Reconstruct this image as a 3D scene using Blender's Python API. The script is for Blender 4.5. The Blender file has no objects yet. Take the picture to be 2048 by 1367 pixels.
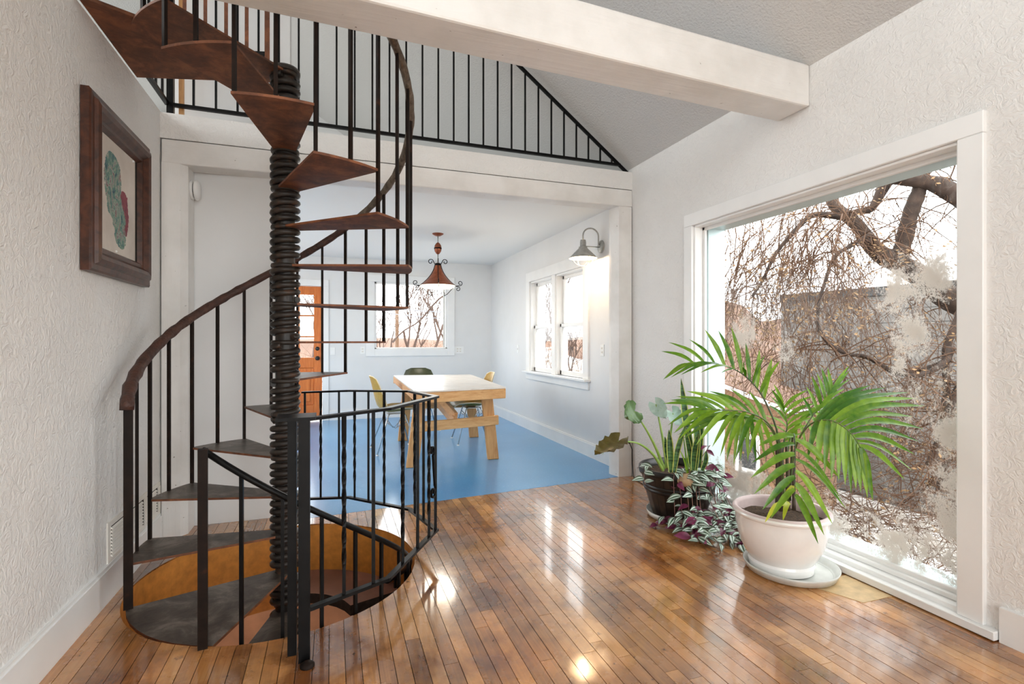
import bpy, math, random
from mathutils import Vector, Matrix, noise
random.seed(7)
S = bpy.context.scene
COL = S.collection
R = math.radians
# ------------------------------------------------------------------ camera
YAW = 19.2157
cam_d = bpy.data.cameras.new('camera'); cam = bpy.data.objects.new('camera', cam_d); COL.objects.link(cam)
cam_d.sensor_width = 36.0; cam_d.lens = 1030.0 / 2048.0 * 36.0; cam_d.shift_y = -0.0007
cam_d.clip_start = 0.02; cam_d.clip_end = 600
cam.location = (0, 0, 1.2); cam.rotation_euler = (R(90), 0, R(-YAW))
S.camera = cam
FW = Vector((math.sin(R(YAW)), math.cos(R(YAW)), 0)); RT = Vector((math.cos(R(YAW)), -math.sin(R(YAW)), 0)); UP = Vector((0, 0, 1))
CAMP = Vector((0, 0, 1.2))
def at(u, v, d):
    """world point at forward distance d along the sight line of photo pixel (u, v)"""
    return CAMP + (FW + RT * ((u - 1024.0) / 1030.0) + UP * ((682.0 - v) / 1030.0)) * d
# ------------------------------------------------------------------ world, overcast sky
W = bpy.data.worlds.new('world'); S.world = W; W.use_nodes = True
bg = W.node_tree.nodes['Background']; bg.inputs['Color'].default_value = (0.985, 0.99, 1.0, 1); bg.inputs['Strength'].default_value = 2.1
S.view_settings.view_transform = 'Standard'; S.view_settings.look = 'None'; S.view_settings.gamma = 1.0
S.view_settings.use_curve_mapping = False
S.view_settings.exposure = 1.4
try:
    S.cycles.max_bounces = 7; S.cycles.diffuse_bounces = 4; S.cycles.glossy_bounces = 2; S.cycles.transparent_max_bounces = 16
    S.cycles.use_adaptive_sampling = True; S.cycles.adaptive_threshold = 0.06
    S.cycles.caustics_reflective = False; S.cycles.caustics_refractive = False
except Exception: pass
def portal(loc, rot, sx, sy):
    l = bpy.data.lights.new('daylight_portal', 'AREA'); l.shape = 'RECTANGLE'; l.size = sx; l.size_y = sy
    l.cycles.is_portal = True
    o = bpy.data.objects.new('daylight_portal', l); COL.objects.link(o); o.location = loc; o.rotation_euler = rot
    return o
portal((2.78, 2.31, 1.05), (0, R(90), 0), 2.05, 1.75)          # big fixed window
portal((2.78, 5.66, 1.4), (0, R(90), 0), 1.2, 1.5)             # dining double window
portal((1.19, 8.52, 1.6), (R(-90), 0, 0), 1.2, 1.1)            # dining back window
portal((0.75, -2.85, 1.25), (R(90), 0, 0), 3.1, 2.4)           # unseen glazing added behind the photographer for light
portal((-0.8, -2.85, 3.6), (R(90), 0, 0), 3.4, 1.4)            # unseen upper gable window, added for light
portal((-2.85, 2.8, 3.4), (0, R(-90), 0), 1.1, 9.6)            # unseen dormer glazing added to brighten the loft
portal((2.78, -0.62, 1.25), (0, R(90), 0), 1.9, 2.75)          # unseen side window added to brighten the left wall
portal((-1.8, 6.1, 1.4), (0, R(-90), 0), 1.8, 3.4)              # unseen glazing added to light the dining room, hidden by the partition
def lamp(name, loc, energy, color, size=0.05, typ='POINT', rot=(0, 0, 0)):
    l = bpy.data.lights.new(name, typ); l.energy = energy; l.color = color
    if typ == 'AREA': l.size = size
    else: l.shadow_soft_size = size
    o = bpy.data.objects.new(name, l); COL.objects.link(o); o.location = loc; o.rotation_euler = rot
    return o
lamp('lower_room_fill', (1.1, 1.6, -0.55), 34, (1.0, 0.92, 0.82), 0.25)  # unseen lamp added to light the storey below the stair hole

# ------------------------------------------------------------------ materials
MATS = {}
def srgb(r, g, b):
    f = lambda c: (c / 255) / 12.92 if c / 255 <= 0.04045 else ((c / 255 + 0.055) / 1.055) ** 2.4
    return (f(r), f(g), f(b), 1)
class N:
    def __init__(s, name):
        s.m = bpy.data.materials.new(name); s.m.use_nodes = True; s.t = s.m.node_tree
        s.b = s.t.nodes['Principled BSDF']; s.out = s.t.nodes['Material Output']
        MATS[name] = s.m
    def n(s, typ, **kw):
        x = s.t.nodes.new(typ)
        for k, v in kw.items(): setattr(x, k, v)
        return x
    def l(s, a, b): s.t.links.new(a, b)
    def pos(s, scale=(1, 1, 1), obj=False):
        if obj:
            g = s.n('ShaderNodeTexCoord').outputs['Object']
        else:
            g = s.n('ShaderNodeNewGeometry').outputs['Position']
        mp = s.n('ShaderNodeMapping'); mp.inputs['Scale'].default_value = scale
        s.l(g, mp.inputs['Vector']); return mp.outputs['Vector']
    def noise(s, vec, scale=5, detail=4, rough=0.55, dist=0.0):
        x = s.n('ShaderNodeTexNoise'); s.l(vec, x.inputs['Vector'])
        x.inputs['Scale'].default_value = scale; x.inputs['Detail'].default_value = detail
        x.inputs['Roughness'].default_value = rough; x.inputs['Distortion'].default_value = dist
        return x.outputs['Fac']
    def ramp(s, fac, stops):
        x = s.n('ShaderNodeValToRGB'); s.l(fac, x.inputs['Fac']); e = x.color_ramp.elements
        while len(e) < len(stops): e.new(0.5)
        for el, (p, c) in zip(e, stops): el.position = p; el.color = c
        return x.outputs['Color']
    def math(s, op, a, b=None, c=None, clamp=False):
        x = s.n('ShaderNodeMath', operation=op); x.use_clamp = clamp
        for i, v in enumerate((a, b, c)):
            if v is None: continue
            if isinstance(v, (int, float)): x.inputs[i].default_value = v
            else: s.l(v, x.inputs[i])
        return x.outputs[0]
    def mix(s, fac, a, b, blend='MIX'):
        x = s.n('ShaderNodeMix', data_type='RGBA', blend_type=blend)
        for i, v in ((0, fac), (6, a), (7, b)):
            if isinstance(v, (int, float)): x.inputs[i].default_value = v
            elif isinstance(v, tuple): x.inputs[i].default_value = v
            else: s.l(v, x.inputs[i])
        return x.outputs[2]
    def bump(s, h, strength=0.3, dist=0.01):
        x = s.n('ShaderNodeBump'); x.inputs['Strength'].default_value = strength; x.inputs['Distance'].default_value = dist
        s.l(h, x.inputs['Height']); s.l(x.outputs['Normal'], s.b.inputs['Normal']); return s
    def set(s, **kw):
        for k, v in kw.items():
            i = s.b.inputs[k.replace('_', ' ')]
            if isinstance(v, (int, float, tuple)): i.default_value = v
            else: s.l(v, i)
        return s
def plain(name, col, rough=0.5, metal=0.0, var=0.06, scale=12, bump=0.0, coat=0.0, obj=True):
    m = N(name); v = m.pos(obj=obj); f = m.noise(v, scale, 5)
    lo = tuple(c * (1 - var * 2) for c in col[:3]) + (1,); hi = tuple(min(1, c * (1 + var * 2)) for c in col[:3]) + (1,)
    m.set(Base_Color=m.ramp(f, [(0.3, lo), (0.7, hi)]), Roughness=rough, Metallic=metal, Coat_Weight=coat)
    if bump: m.bump(m.noise(v, scale * 4, 4), bump, 0.004)
    return m.m
def M(n): return MATS[n]
# plaster, swirled by hand
m = N('plaster'); v = m.pos()
h1 = m.noise(v, 28, 3, 0.6, 1.6); h2 = m.noise(v, 5, 3)
st = m.noise(v, 0.9, 4)
m.set(Base_Color=m.ramp(st, [(0.3, srgb(228, 226, 223)), (0.7, srgb(240, 239, 237))]), Roughness=0.75)
m.bump(m.math('ADD', h1, m.math('MULTIPLY', h2, 0.8)), 0.6, 0.016)
m = N('smooth_wall'); v = m.pos()
m.set(Base_Color=m.ramp(m.noise(v, 1.3, 4), [(0.3, srgb(226, 226, 225)), (0.7, srgb(234, 234, 234))]), Roughness=0.6)
m.bump(m.noise(v, 90, 2), 0.08, 0.003)
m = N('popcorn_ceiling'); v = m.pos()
m.set(Base_Color=srgb(204, 203, 201), Roughness=0.9); m.bump(m.noise(v, 75, 3, 0.6), 0.6, 0.012)  # base colour greyed below the white walls to stand in for shade
m = N('dining_ceiling'); v = m.pos()
m.set(Base_Color=srgb(238, 238, 236), Roughness=0.8); m.bump(m.noise(v, 60, 2), 0.1, 0.004)
def timber(name, sc):
    m = N(name); v = m.pos(sc)
    g = m.noise(v, 6, 6, 0.65, 0.4); v2 = m.pos(); st = m.noise(v2, 3.5, 5)
    c = m.ramp(st, [(0.25, srgb(222, 219, 214)), (0.6, srgb(238, 236, 233))])
    chip = m.ramp(m.noise(v2, 30, 3), [(0.735, (1, 1, 1, 1)), (0.76, (0.35, 0.3, 0.26, 1))])
    m.set(Base_Color=m.mix(1.0, c, chip, 'MULTIPLY'), Roughness=0.55)
    m.bump(g, 0.35, 0.012)
timber('white_timber_x', (0.35, 6, 6)); timber('white_timber_z', (6, 6, 0.35))
plain('white_trim', srgb(240, 240, 239), 0.4, var=0.015, scale=4)
plain('white_plastic', srgb(240, 240, 238), 0.35, var=0.01)
plain('dark_gap_shade', srgb(40, 34, 28), 0.9, var=0.3, scale=40)
plain('jamb_metal', srgb(196, 212, 214), 0.35, 0.2, var=0.02)
# varnished strip floor
m = N('oak_strip'); v = m.pos()
oi = m.n('ShaderNodeObjectInfo').outputs['Random']
vs = m.pos((55, 2.2, 1)); grain = m.noise(vs, 1.6, 6, 0.65, 0.8)
off = m.math('ADD', m.math('MULTIPLY', grain, 0.55), m.math('MULTIPLY', oi, 0.45))
c1 = m.ramp(off, [(0.18, srgb(128, 84, 46)), (0.42, srgb(170, 118, 68)), (0.62, srgb(194, 140, 86)), (0.85, srgb(212, 164, 108))])
wear = m.noise(v, 2.6, 6, 0.62, 0.3)
dark = m.ramp(wear, [(0.38, (0.40, 0.32, 0.27, 1)), (0.55, (1, 1, 1, 1))])
gold = m.ramp(m.noise(m.pos((1.3, 1, 1)), 1.7, 4), [(0.45, (1, 1, 1, 1)), (0.72, (1.25, 0.98, 0.62, 1))])
spot = m.ramp(m.noise(v, 21, 5, 0.6), [(0.27, (0.3, 0.24, 0.2, 1)), (0.36, (1, 1, 1, 1))])
c2 = m.mix(1.0, c1, dark, 'MULTIPLY'); c3 = m.mix(1.0, c2, gold, 'MULTIPLY'); c4 = m.mix(1.0, c3, spot, 'MULTIPLY')
rr = m.ramp(m.noise(v, 6, 5), [(0.3, (0.16, 0.16, 0.16, 1)), (0.7, (0.36, 0.36, 0.36, 1))])
m.set(Base_Color=c4, Roughness=rr, Coat_Weight=1.0, Coat_Roughness=0.08, Specular_IOR_Level=0.6)
hb = m.math('ADD', m.math('MULTIPLY', grain, 0.5), m.math('MULTIPLY', m.noise(m.pos((16, 3, 1)), 1, 2), 1.6))
m.bump(hb, 0.16, 0.004)
plain('bare_patch', srgb(205, 176, 132), 0.5, var=0.12, scale=14)
# blue sheet floor
m = N('blue_floor'); v = m.pos()
b0 = m.ramp(m.noise(v, 0.9, 3, 0.5), [(0.3, srgb(66, 138, 196)), (0.7, srgb(94, 164, 214))])
sp = m.ramp(m.noise(v, 55, 3, 0.65), [(0.60, (0, 0, 0, 1)), (0.72, (0.6, 0.6, 0.6, 1))])
m.set(Base_Color=m.mix(sp, b0, srgb(172, 206, 232)), Roughness=0.28, Coat_Weight=0.35, Coat_Roughness=0.14)

# metals
m = N('rust_steel'); v = m.pos()
f1 = m.noise(v, 9, 6, 0.7, 0.5)
m.set(Base_Color=m.ramp(f1, [(0.25, srgb(56, 32, 20)), (0.46, srgb(104, 60, 36)), (0.62, srgb(136, 82, 50)), (0.82, srgb(158, 98, 52))]), Metallic=0.1, Roughness=0.62)
m.bump(m.noise(v, 60, 5), 0.25, 0.003)
m = N('worn_steel'); v = m.pos()
f1 = m.noise(v, 7, 6, 0.7, 0.6)
m.set(Base_Color=m.ramp(f1, [(0.28, srgb(50, 43, 38)), (0.5, srgb(92, 82, 74)), (0.7, srgb(140, 130, 120))]), Metallic=0.35, Roughness=0.42)
m.bump(m.noise(v, 50, 5), 0.15, 0.003)
m = N('brown_bar'); v = m.pos()
m.set(Base_Color=m.ramp(m.noise(v, 14, 5), [(0.3, srgb(22, 16, 13)), (0.62, srgb(36, 26, 21)), (0.85, srgb(74, 42, 26))]), Metallic=0.0, Roughness=0.5, Specular_IOR_Level=0.1)
plain('black_iron', srgb(15, 14, 14), 0.36, 0.0, var=0.2, scale=20); MATS['black_iron'].node_tree.nodes['Principled BSDF'].inputs['Specular IOR Level'].default_value = 0.14
m = N('coil_steel'); v = m.pos()
m.set(Base_Color=m.ramp(m.noise(v, 16, 6, 0.7), [(0.3, srgb(28, 23, 20)), (0.55, srgb(48, 41, 36)), (0.70, srgb(78, 54, 40)), (0.85, srgb(116, 74, 50))]), Metallic=0.0, Roughness=0.38, Specular_IOR_Level=0.3)
m.bump(m.noise(v, 70, 4), 0.2, 0.003)
m = N('wrapped_rail'); v = m.pos()
m.set(Base_Color=m.ramp(m.noise(v, 24, 6, 0.7), [(0.3, srgb(42, 24, 18)), (0.6, srgb(78, 46, 34)), (0.85, srgb(108, 70, 52))]), Roughness=0.55)
m.bump(m.noise(v, 45, 5), 0.7, 0.012)
m = N('driftwood_rail'); v = m.pos()
m.set(Base_Color=m.ramp(m.noise(m.pos((3, 3, 1)), 14, 6, 0.7), [(0.3, srgb(58, 46, 38)), (0.6, srgb(112, 98, 84)), (0.85, srgb(150, 136, 118))]), Roughness=0.75)
m.bump(m.noise(v, 40, 5), 0.7, 0.012)
plain('fibreboard', srgb(196, 128, 52), 0.65, var=0.1, scale=22)
plain('lower_floor_red', srgb(146, 104, 88), 0.5, var=0.12, scale=5)
plain('lower_wall', srgb(164, 116, 82), 0.7, var=0.1, scale=4)
# furniture
def wood(name, lo, hi, sc, rough=0.45):
    m = N(name); v = m.pos(sc, obj=True); g = m.noise(v, 5, 5, 0.6, 0.7)
    k = m.ramp(m.noise(m.pos(obj=True), 26, 3), [(0.72, (1, 1, 1, 1)), (0.78, (0.4, 0.28, 0.18, 1))])
    m.set(Base_Color=m.mix(1.0, m.ramp(g, [(0.3, lo), (0.7, hi)]), k, 'MULTIPLY'), Roughness=rough); m.bump(g, 0.1, 0.004)
wood('pine_x', srgb(206, 148, 88), srgb(232, 186, 128), (1, 9, 9)); wood('pine_z', srgb(200, 138, 80), srgb(230, 178, 118), (9, 9, 1)); wood('pine_y', srgb(196, 134, 84), srgb(224, 174, 120), (9, 1, 9))
wood('frame_wood', srgb(44, 22, 13), srgb(90, 49, 30), (4, 4, 4), 0.35)
wood('door_wood', srgb(196, 98, 36), srgb(224, 132, 60), (9, 9, 0.8), 0.35)
m = N('table_laminate'); v = m.pos(obj=True)
m.set(Base_Color=m.ramp(m.noise(v, 4, 6, 0.7), [(0.3, srgb(206, 196, 184)), (0.55, srgb(232, 226, 218)), (0.75, srgb(222, 196, 168))]), Roughness=0.3, Coat_Weight=0.3)
plain('mustard_shell', srgb(176, 142, 62), 0.35, var=0.06, scale=30)
plain('shell_edge', srgb(232, 216, 182), 0.4, var=0.03)
plain('olive_shell', srgb(60, 66, 38), 0.3, var=0.08, scale=30)
plain('chair_wire', srgb(206, 210, 212), 0.25, 0.7, var=0.03)
plain('copper', srgb(152, 86, 58), 0.42, 0.55, var=0.14, scale=20)
plain('galvanized', srgb(168, 168, 164), 0.4, 0.5, var=0.1, scale=30)
plain('white_metal', srgb(236, 232, 224), 0.4, 0.0, var=0.01)
plain('black_plastic', srgb(24, 23, 22), 0.4, var=0.1)
# plants
plain('pot_glaze', srgb(245, 243, 241), 0.14, var=0.035, scale=5, coat=0.6)
plain('pot_rim', srgb(214, 196, 194), 0.22, var=0.04, scale=6, coat=0.3)
plain('pot_inside', srgb(206, 184, 182), 0.5, var=0.06)
plain('saucer_plastic', srgb(206, 208, 204), 0.25, var=0.06, scale=10)
m = N('barrel'); v = m.pos((40, 40, 2), obj=True)
m.set(Base_Color=m.ramp(m.noise(v, 1, 5, 0.7), [(0.35, srgb(24, 20, 18)), (0.6, srgb(50, 40, 33)), (0.8, srgb(110, 76, 40))]), Roughness=0.35)
plain('barrel_band', srgb(26, 23, 21), 0.35, var=0.15)
m = N('soil'); v = m.pos()
m.set(Base_Color=m.ramp(m.noise(v, 80, 6, 0.7), [(0.35, srgb(46, 32, 22)), (0.6, srgb(92, 70, 50)), (0.8, srgb(140, 116, 90))]), Roughness=0.95); m.bump(m.noise(v, 90, 4), 1.0, 0.02)
def leafmat(name, lo, hi, rough=0.3, trans=0.25):
    m = N(name); oi = m.n('ShaderNodeObjectInfo').outputs['Random']; v = m.pos()
    f = m.math('ADD', m.math('MULTIPLY', m.noise(v, 25, 4), 0.6), m.math('MULTIPLY', oi, 0.4))
    c = m.ramp(f, [(0.3, lo), (0.75, hi)]); m.set(Base_Color=c, Roughness=rough)
    t = m.n('ShaderNodeBsdfTranslucent'); m.l(c, t.inputs['Color'])
    x = m.n('ShaderNodeMixShader'); x.inputs[0].default_value = trans
    m.l(m.b.outputs[0], x.inputs[1]); m.l(t.outputs[0], x.inputs[2]); m.l(x.outputs[0], m.out.inputs['Surface'])
leafmat('palm_leaf', srgb(62, 112, 24), srgb(140, 178, 52), 0.26, 0.3)
leafmat('palm_yellow', srgb(176, 190, 40), srgb(214, 216, 70), 0.35, 0.3)
leafmat('palm_rachis', srgb(62, 74, 46), srgb(110, 128, 60), 0.4, 0.0)
leafmat('palm_stem', srgb(70, 56, 46), srgb(112, 96, 76), 0.6, 0.0)
leafmat('alocasia_green', srgb(50, 84, 40), srgb(92, 124, 70), 0.35, 0.2)
leafmat('alocasia_dark', srgb(62, 58, 26), srgb(104, 92, 40), 0.35, 0.25)
leafmat('alocasia_pale', srgb(156, 184, 170), srgb(202, 220, 210), 0.3, 0.2)
leafmat('alocasia_stem', srgb(120, 156, 70), srgb(160, 188, 96), 0.4, 0.1)
leafmat('bulb', srgb(150, 116, 84), srgb(196, 166, 130), 0.8, 0.0)
m = N('snake_leaf'); uv = m.n('ShaderNodeTexCoord').outputs['UV']
sx = m.n('ShaderNodeSeparateXYZ'); m.l(uv, sx.inputs[0])
edge = m.math('GREATER_THAN', m.math('ABSOLUTE', m.math('SUBTRACT', sx.outputs[0], 0.5)), 0.38)
band = m.ramp(m.noise(m.pos((3, 3, 26)), 3, 3, 0.6, 0.6), [(0.42, srgb(24, 60, 30)), (0.58, srgb(72, 118, 62))])
m.set(Base_Color=m.mix(edge, band, srgb(196, 204, 110)), Roughness=0.35)
def stripe(name, under):
    m = N(name); uv = m.n('ShaderNodeTexCoord').outputs['UV']; sx = m.n('ShaderNodeSeparateXYZ'); m.l(uv, sx.inputs[0])
    a = m.math('ABSOLUTE', m.math('SUBTRACT', sx.outputs[0], 0.5))
    c = m.ramp(a, [(0.0, srgb(60, 92, 66)), (0.07, srgb(70, 104, 74)), (0.13, srgb(206, 220, 210)), (0.27, srgb(200, 214, 204)), (0.34, srgb(64, 96, 66)), (0.5, srgb(84, 76, 70))])
    g = m.n('ShaderNodeNewGeometry').outputs['Backfacing']
    m.set(Base_Color=m.mix(g, c, under), Roughness=0.3)
stripe('wandering_leaf', srgb(118, 52, 84)); 
leafmat('wandering_purple', srgb(96, 34, 62), srgb(150, 66, 104), 0.35, 0.2)
leafmat('wandering_stem', srgb(122, 84, 78), srgb(156, 118, 100), 0.5, 0.0)
# outdoors
m = N('snow'); v = m.pos()
m.set(Base_Color=m.ramp(m.noise(v, 1.4, 6, 0.65), [(0.30, srgb(104, 82, 64)), (0.44, srgb(172, 164, 156)), (0.6, srgb(200, 197, 194))]), Roughness=0.9)
plain('bark', srgb(62, 48, 40), 0.9, var=0.25, scale=14, bump=0.6, obj=False)
plain('twig', srgb(96, 70, 52), 0.9, var=0.15, scale=8, obj=False)
plain('far_branch', srgb(84, 66, 58), 0.9, var=0.1, scale=3, obj=False)
plain('dry_leaf', srgb(138, 108, 74), 0.85, var=0.2, scale=9, obj=False)
plain('grey_panel', srgb(106, 103, 100), 0.75, var=0.03, scale=1.2)
plain('dark_cap', srgb(46, 47, 49), 0.6, var=0.05)
plain('tan_siding', srgb(132, 100, 74), 0.8, var=0.06, scale=3)
plain('brown_hill', srgb(116, 90, 76), 0.95, var=0.1, scale=0.2)
plain('wire', srgb(120, 122, 128), 0.7)
plain('utility_wood', srgb(104, 78, 58), 0.8, var=0.1)
# glass (thin clear pane)
def glassmat(name, frost=None):
    m = N(name); nt = m.t
    tr = m.n('ShaderNodeBsdfTransparent'); tr.inputs['Color'].default_value = (0.97, 0.985, 0.98, 1)
    gl = m.n('ShaderNodeBsdfGlossy'); gl.inputs['Roughness'].default_value = 0.02
    lw = m.n('ShaderNodeLayerWeight'); lw.inputs['Blend'].default_value = 0.5
    fr = m.math('ADD', m.math('MULTIPLY', m.math('POWER', lw.outputs['Facing'], 5.0), 0.7), 0.006)
    mx = m.n('ShaderNodeMixShader'); m.l(fr, mx.inputs[0]); m.l(tr.outputs[0], mx.inputs[1]); m.l(gl.outputs[0], mx.inputs[2])
    last = mx.outputs[0]
    if frost:
        g = m.n('ShaderNodeNewGeometry').outputs['Position']; sp = m.n('ShaderNodeSeparateXYZ'); m.l(g, sp.inputs[0])
        field = None
        for (y, z, ry, rz, amp) in frost:
            dy = m.math('DIVIDE', m.math('SUBTRACT', sp.outputs[1], y), ry); dz = m.math('DIVIDE', m.math('SUBTRACT', sp.outputs[2], z), rz)
            r2 = m.math('ADD', m.math('MULTIPLY', dy, dy), m.math('MULTIPLY', dz, dz))
            e = m.math('MULTIPLY', m.math('POWER', 2.718, m.math('MULTIPLY', r2, -1.0)), amp)
            field = e if field is None else m.math('MAXIMUM', field, e)
        n1 = m.noise(m.pos((1, 1.6, 1)), 46, 8, 0.9, 2.2); n2 = m.noise(m.pos(), 9, 4, 0.65, 0.6)
        vo = m.n('ShaderNodeTexVoronoi'); vo.feature = 'DISTANCE_TO_EDGE'; vo.inputs['Scale'].default_value = 46
        dv = m.n('ShaderNodeVectorMath', operation='ADD'); nz = m.n('ShaderNodeTexNoise'); nz.inputs['Scale'].default_value = 24
        m.l(m.pos(), nz.inputs['Vector']); sc = m.n('ShaderNodeVectorMath', operation='SCALE'); sc.inputs['Scale'].default_value = 0.05
        m.l(nz.outputs['Color'], sc.inputs[0]); m.l(m.pos(), dv.inputs[0]); m.l(sc.outputs[0], dv.inputs[1]); m.l(dv.outputs[0], vo.inputs['Vector'])
        needles = m.math('MULTIPLY', m.math('LESS_THAN', vo.outputs['Distance'], 0.055), 0.10)
        tot = m.math('ADD', field, m.math('ADD', m.math('MULTIPLY', m.math('SUBTRACT', n1, 0.5), 2.6), m.math('MULTIPLY', m.math('SUBTRACT', n2, 0.5), 1.6)))
        tot = m.math('ADD', tot, needles)
        mask = m.ramp(tot, [(0.52, (0, 0, 0, 1)), (0.60, (0.86, 0.86, 0.86, 1))])
        df = m.n('ShaderNodeBsdfDiffuse'); df.inputs['Color'].default_value = srgb(232, 226, 218)
        tl = m.n('ShaderNodeBsdfTranslucent'); tl.inputs['Color'].default_value = srgb(190, 184, 176)
        fs = m.n('ShaderNodeMixShader'); fs.inputs[0].default_value = 0.45; m.l(df.outputs[0], fs.inputs[1]); m.l(tl.outputs[0], fs.inputs[2])
        m2 = m.n('ShaderNodeMixShader'); m.l(mask, m2.inputs[0]); m.l(last, m2.inputs[1]); m.l(fs.outputs[0], m2.inputs[2]); last = m2.outputs[0]
    m.l(last, m.out.inputs['Surface'])
glassmat('clear_glass')
glassmat('frosted_glass', [(1.78, 1.46, 0.13, 0.15, 0.72), (1.64, 1.50, 0.13, 0.15, 0.72), (1.72, 1.24, 0.10, 0.18, 0.62), (1.76, 1.08, 0.05, 0.1, 0.6), (2.78, 1.26, 0.17, 0.13, 0.6),
    (1.54, 0.76, 0.09, 0.11, 0.85), (1.53, 0.45, 0.14, 0.26, 0.66), (1.75, 0.20, 0.45, 0.20, 0.60), (2.3, 0.15, 0.5, 0.18, 0.66), (2.85, 0.20, 0.35, 0.22, 0.74), (1.62, 0.9, 0.28, 0.28, 0.36), (2.45, 1.15, 0.16, 0.14, 0.36)])

# ------------------------------------------------------------------ mesh builder
class MB:
    def __init__(s): s.v = []; s.f = []; s.mi = []; s.uv = None; s.sm = []
    def _add(s, vs, fs, mi=0, sm=False):
        o = len(s.v); s.v += [tuple(p) for p in vs]; s.f += [tuple(i + o for i in f) for f in fs]; s.mi += [mi] * len(fs); s.sm += [sm] * len(fs); return s
    def hexa(s, p, mi=0):   # p: 4 bottom (ccw) + 4 top
        return s._add(p, [(3, 2, 1, 0), (4, 5, 6, 7), (0, 1, 5, 4), (1, 2, 6, 5), (2, 3, 7, 6), (3, 0, 4, 7)], mi)
    def box(s, x0, x1, y0, y1, z0, z1, mi=0):
        return s.hexa([(x0, y0, z0), (x1, y0, z0), (x1, y1, z0), (x0, y1, z0), (x0, y0, z1), (x1, y0, z1), (x1, y1, z1), (x0, y1, z1)], mi)
    def prism(s, poly, z0, z1, mi_top=0, mi_other=None):
        if mi_other is None: mi_other = mi_top
        n = len(poly); a = sum(poly[i][0] * poly[(i + 1) % n][1] - poly[(i + 1) % n][0] * poly[i][1] for i in range(n))
        if a < 0: poly = poly[::-1]
        o = len(s.v); s.v += [(x, y, z0) for x, y in poly] + [(x, y, z1) for x, y in poly]
        s.f.append(tuple(o + n + i for i in range(n))); s.mi.append(mi_top); s.sm.append(False)
        s.f.append(tuple(o + n - 1 - i for i in range(n))); s.mi.append(mi_other); s.sm.append(False)
        for i in range(n):
            j = (i + 1) % n; s.f.append((o + i, o + j, o + n + j, o + n + i)); s.mi.append(mi_other); s.sm.append(False)
        return s
    def tube(s, pts, rad, n=8, mi=0, cap=True, closed=False, flat=None, jit=0.0):
        pts = [Vector(p) for p in pts]; k = len(pts)
        rads = rad if isinstance(rad, (list, tuple)) else [rad] * k
        vs = []; prev = None
        for i, p in enumerate(pts):
            if closed: t = pts[(i + 1) % k] - pts[i - 1]
            else: t = pts[min(i + 1, k - 1)] - pts[max(i - 1, 0)]
            if t.length < 1e-9: t = Vector((0, 0, 1))
            t.normalize()
            if prev is None:
                ref = Vector((0, 0, 1)) if abs(t.z) < 0.9 else Vector((1, 0, 0)); x = ref.cross(t).normalized()
            else:
                x = prev - t * prev.dot(t)
                x = x.normalized() if x.length > 1e-6 else Vector((1, 0, 0))
            prev = x; y = t.cross(x)
            for j in range(n):
                a = 2 * math.pi * (j + 0.5) / n; r = rads[i] * (1 + (random.uniform(-jit, jit) if jit else 0))
                fl = 1.0 if flat is None else flat
                vs.append(p + x * math.cos(a) * r + y * math.sin(a) * r * fl)
        fs = []
        for i in range(k if closed else k - 1):
            i2 = (i + 1) % k
            for j in range(n):
                j2 = (j + 1) % n; fs.append((i * n + j, i * n + j2, i2 * n + j2, i2 * n + j))
        s._add(vs, fs, mi, n > 4)
        if cap and not closed:
            o = len(s.v) - len(vs); s.f += [tuple(o + n - 1 - j for j in range(n)), tuple(o + (k - 1) * n + j for j in range(n))]; s.mi += [mi, mi]; s.sm += [False, False]
        return s
    def bar(s, a, b, w, h=None, mi=0, up=None):   # rectangular bar between two points
        a = Vector(a); b = Vector(b); t = (b - a).normalized(); h = h or w
        ref = up if up is not None else (Vector((0, 0, 1)) if abs(t.z) < 0.95 else Vector((0, 1, 0)))
        x = t.cross(ref).normalized(); y = x.cross(t)
        c = [(-1, -1), (1, -1), (1, 1), (-1, 1)]
        q = [a + x * i * w / 2 + y * j * h / 2 for i, j in c] + [b + x * i * w / 2 + y * j * h / 2 for i, j in c]
        return s.hexa(q[:4][::-1] + q[4:][::-1], mi)
    def lathe(s, prof, n=32, mi=0, c=(0, 0, 0), smooth=True, wob=0.0):
        vs = []; fs = []; k = len(prof)
        for j in range(n):
            a = 2 * math.pi * j / n; w = 1 + wob * math.sin(a * 2 + 1)
            for r, z in prof: vs.append((c[0] + r * w * math.cos(a), c[1] + r * w * math.sin(a), c[2] + z))
        for j in range(n):
            j2 = (j + 1) % n
            for i in range(k - 1):
                fs.append((j * k + i, j2 * k + i, j2 * k + i + 1, j * k + i + 1))
        return s._add(vs, fs, mi, smooth)
    def disc(s, r, z, n=32, mi=0, c=(0, 0), down=False):
        vs = [(c[0] + r * math.cos(2 * math.pi * j / n), c[1] + r * math.sin(2 * math.pi * j / n), z) for j in range(n)]
        f = tuple(range(n)); return s._add(vs, [f[::-1] if down else f], mi)
    def sphere(s, c, r, n=12, mi=0, sc=(1, 1, 1)):
        vs = []; fs = []; m_ = n // 2
        for i in range(m_ + 1):
            ph = math.pi * i / m_
            for j in range(n):
                a = 2 * math.pi * j / n; vs.append((c[0] + r * sc[0] * math.sin(ph) * math.cos(a), c[1] + r * sc[1] * math.sin(ph) * math.sin(a), c[2] + r * sc[2] * math.cos(ph)))
        for i in range(m_):
            for j in range(n):
                j2 = (j + 1) % n; fs.append((i * n + j, (i + 1) * n + j, (i + 1) * n + j2, i * n + j2))
        return s._add(vs, fs, mi, True)
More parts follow.
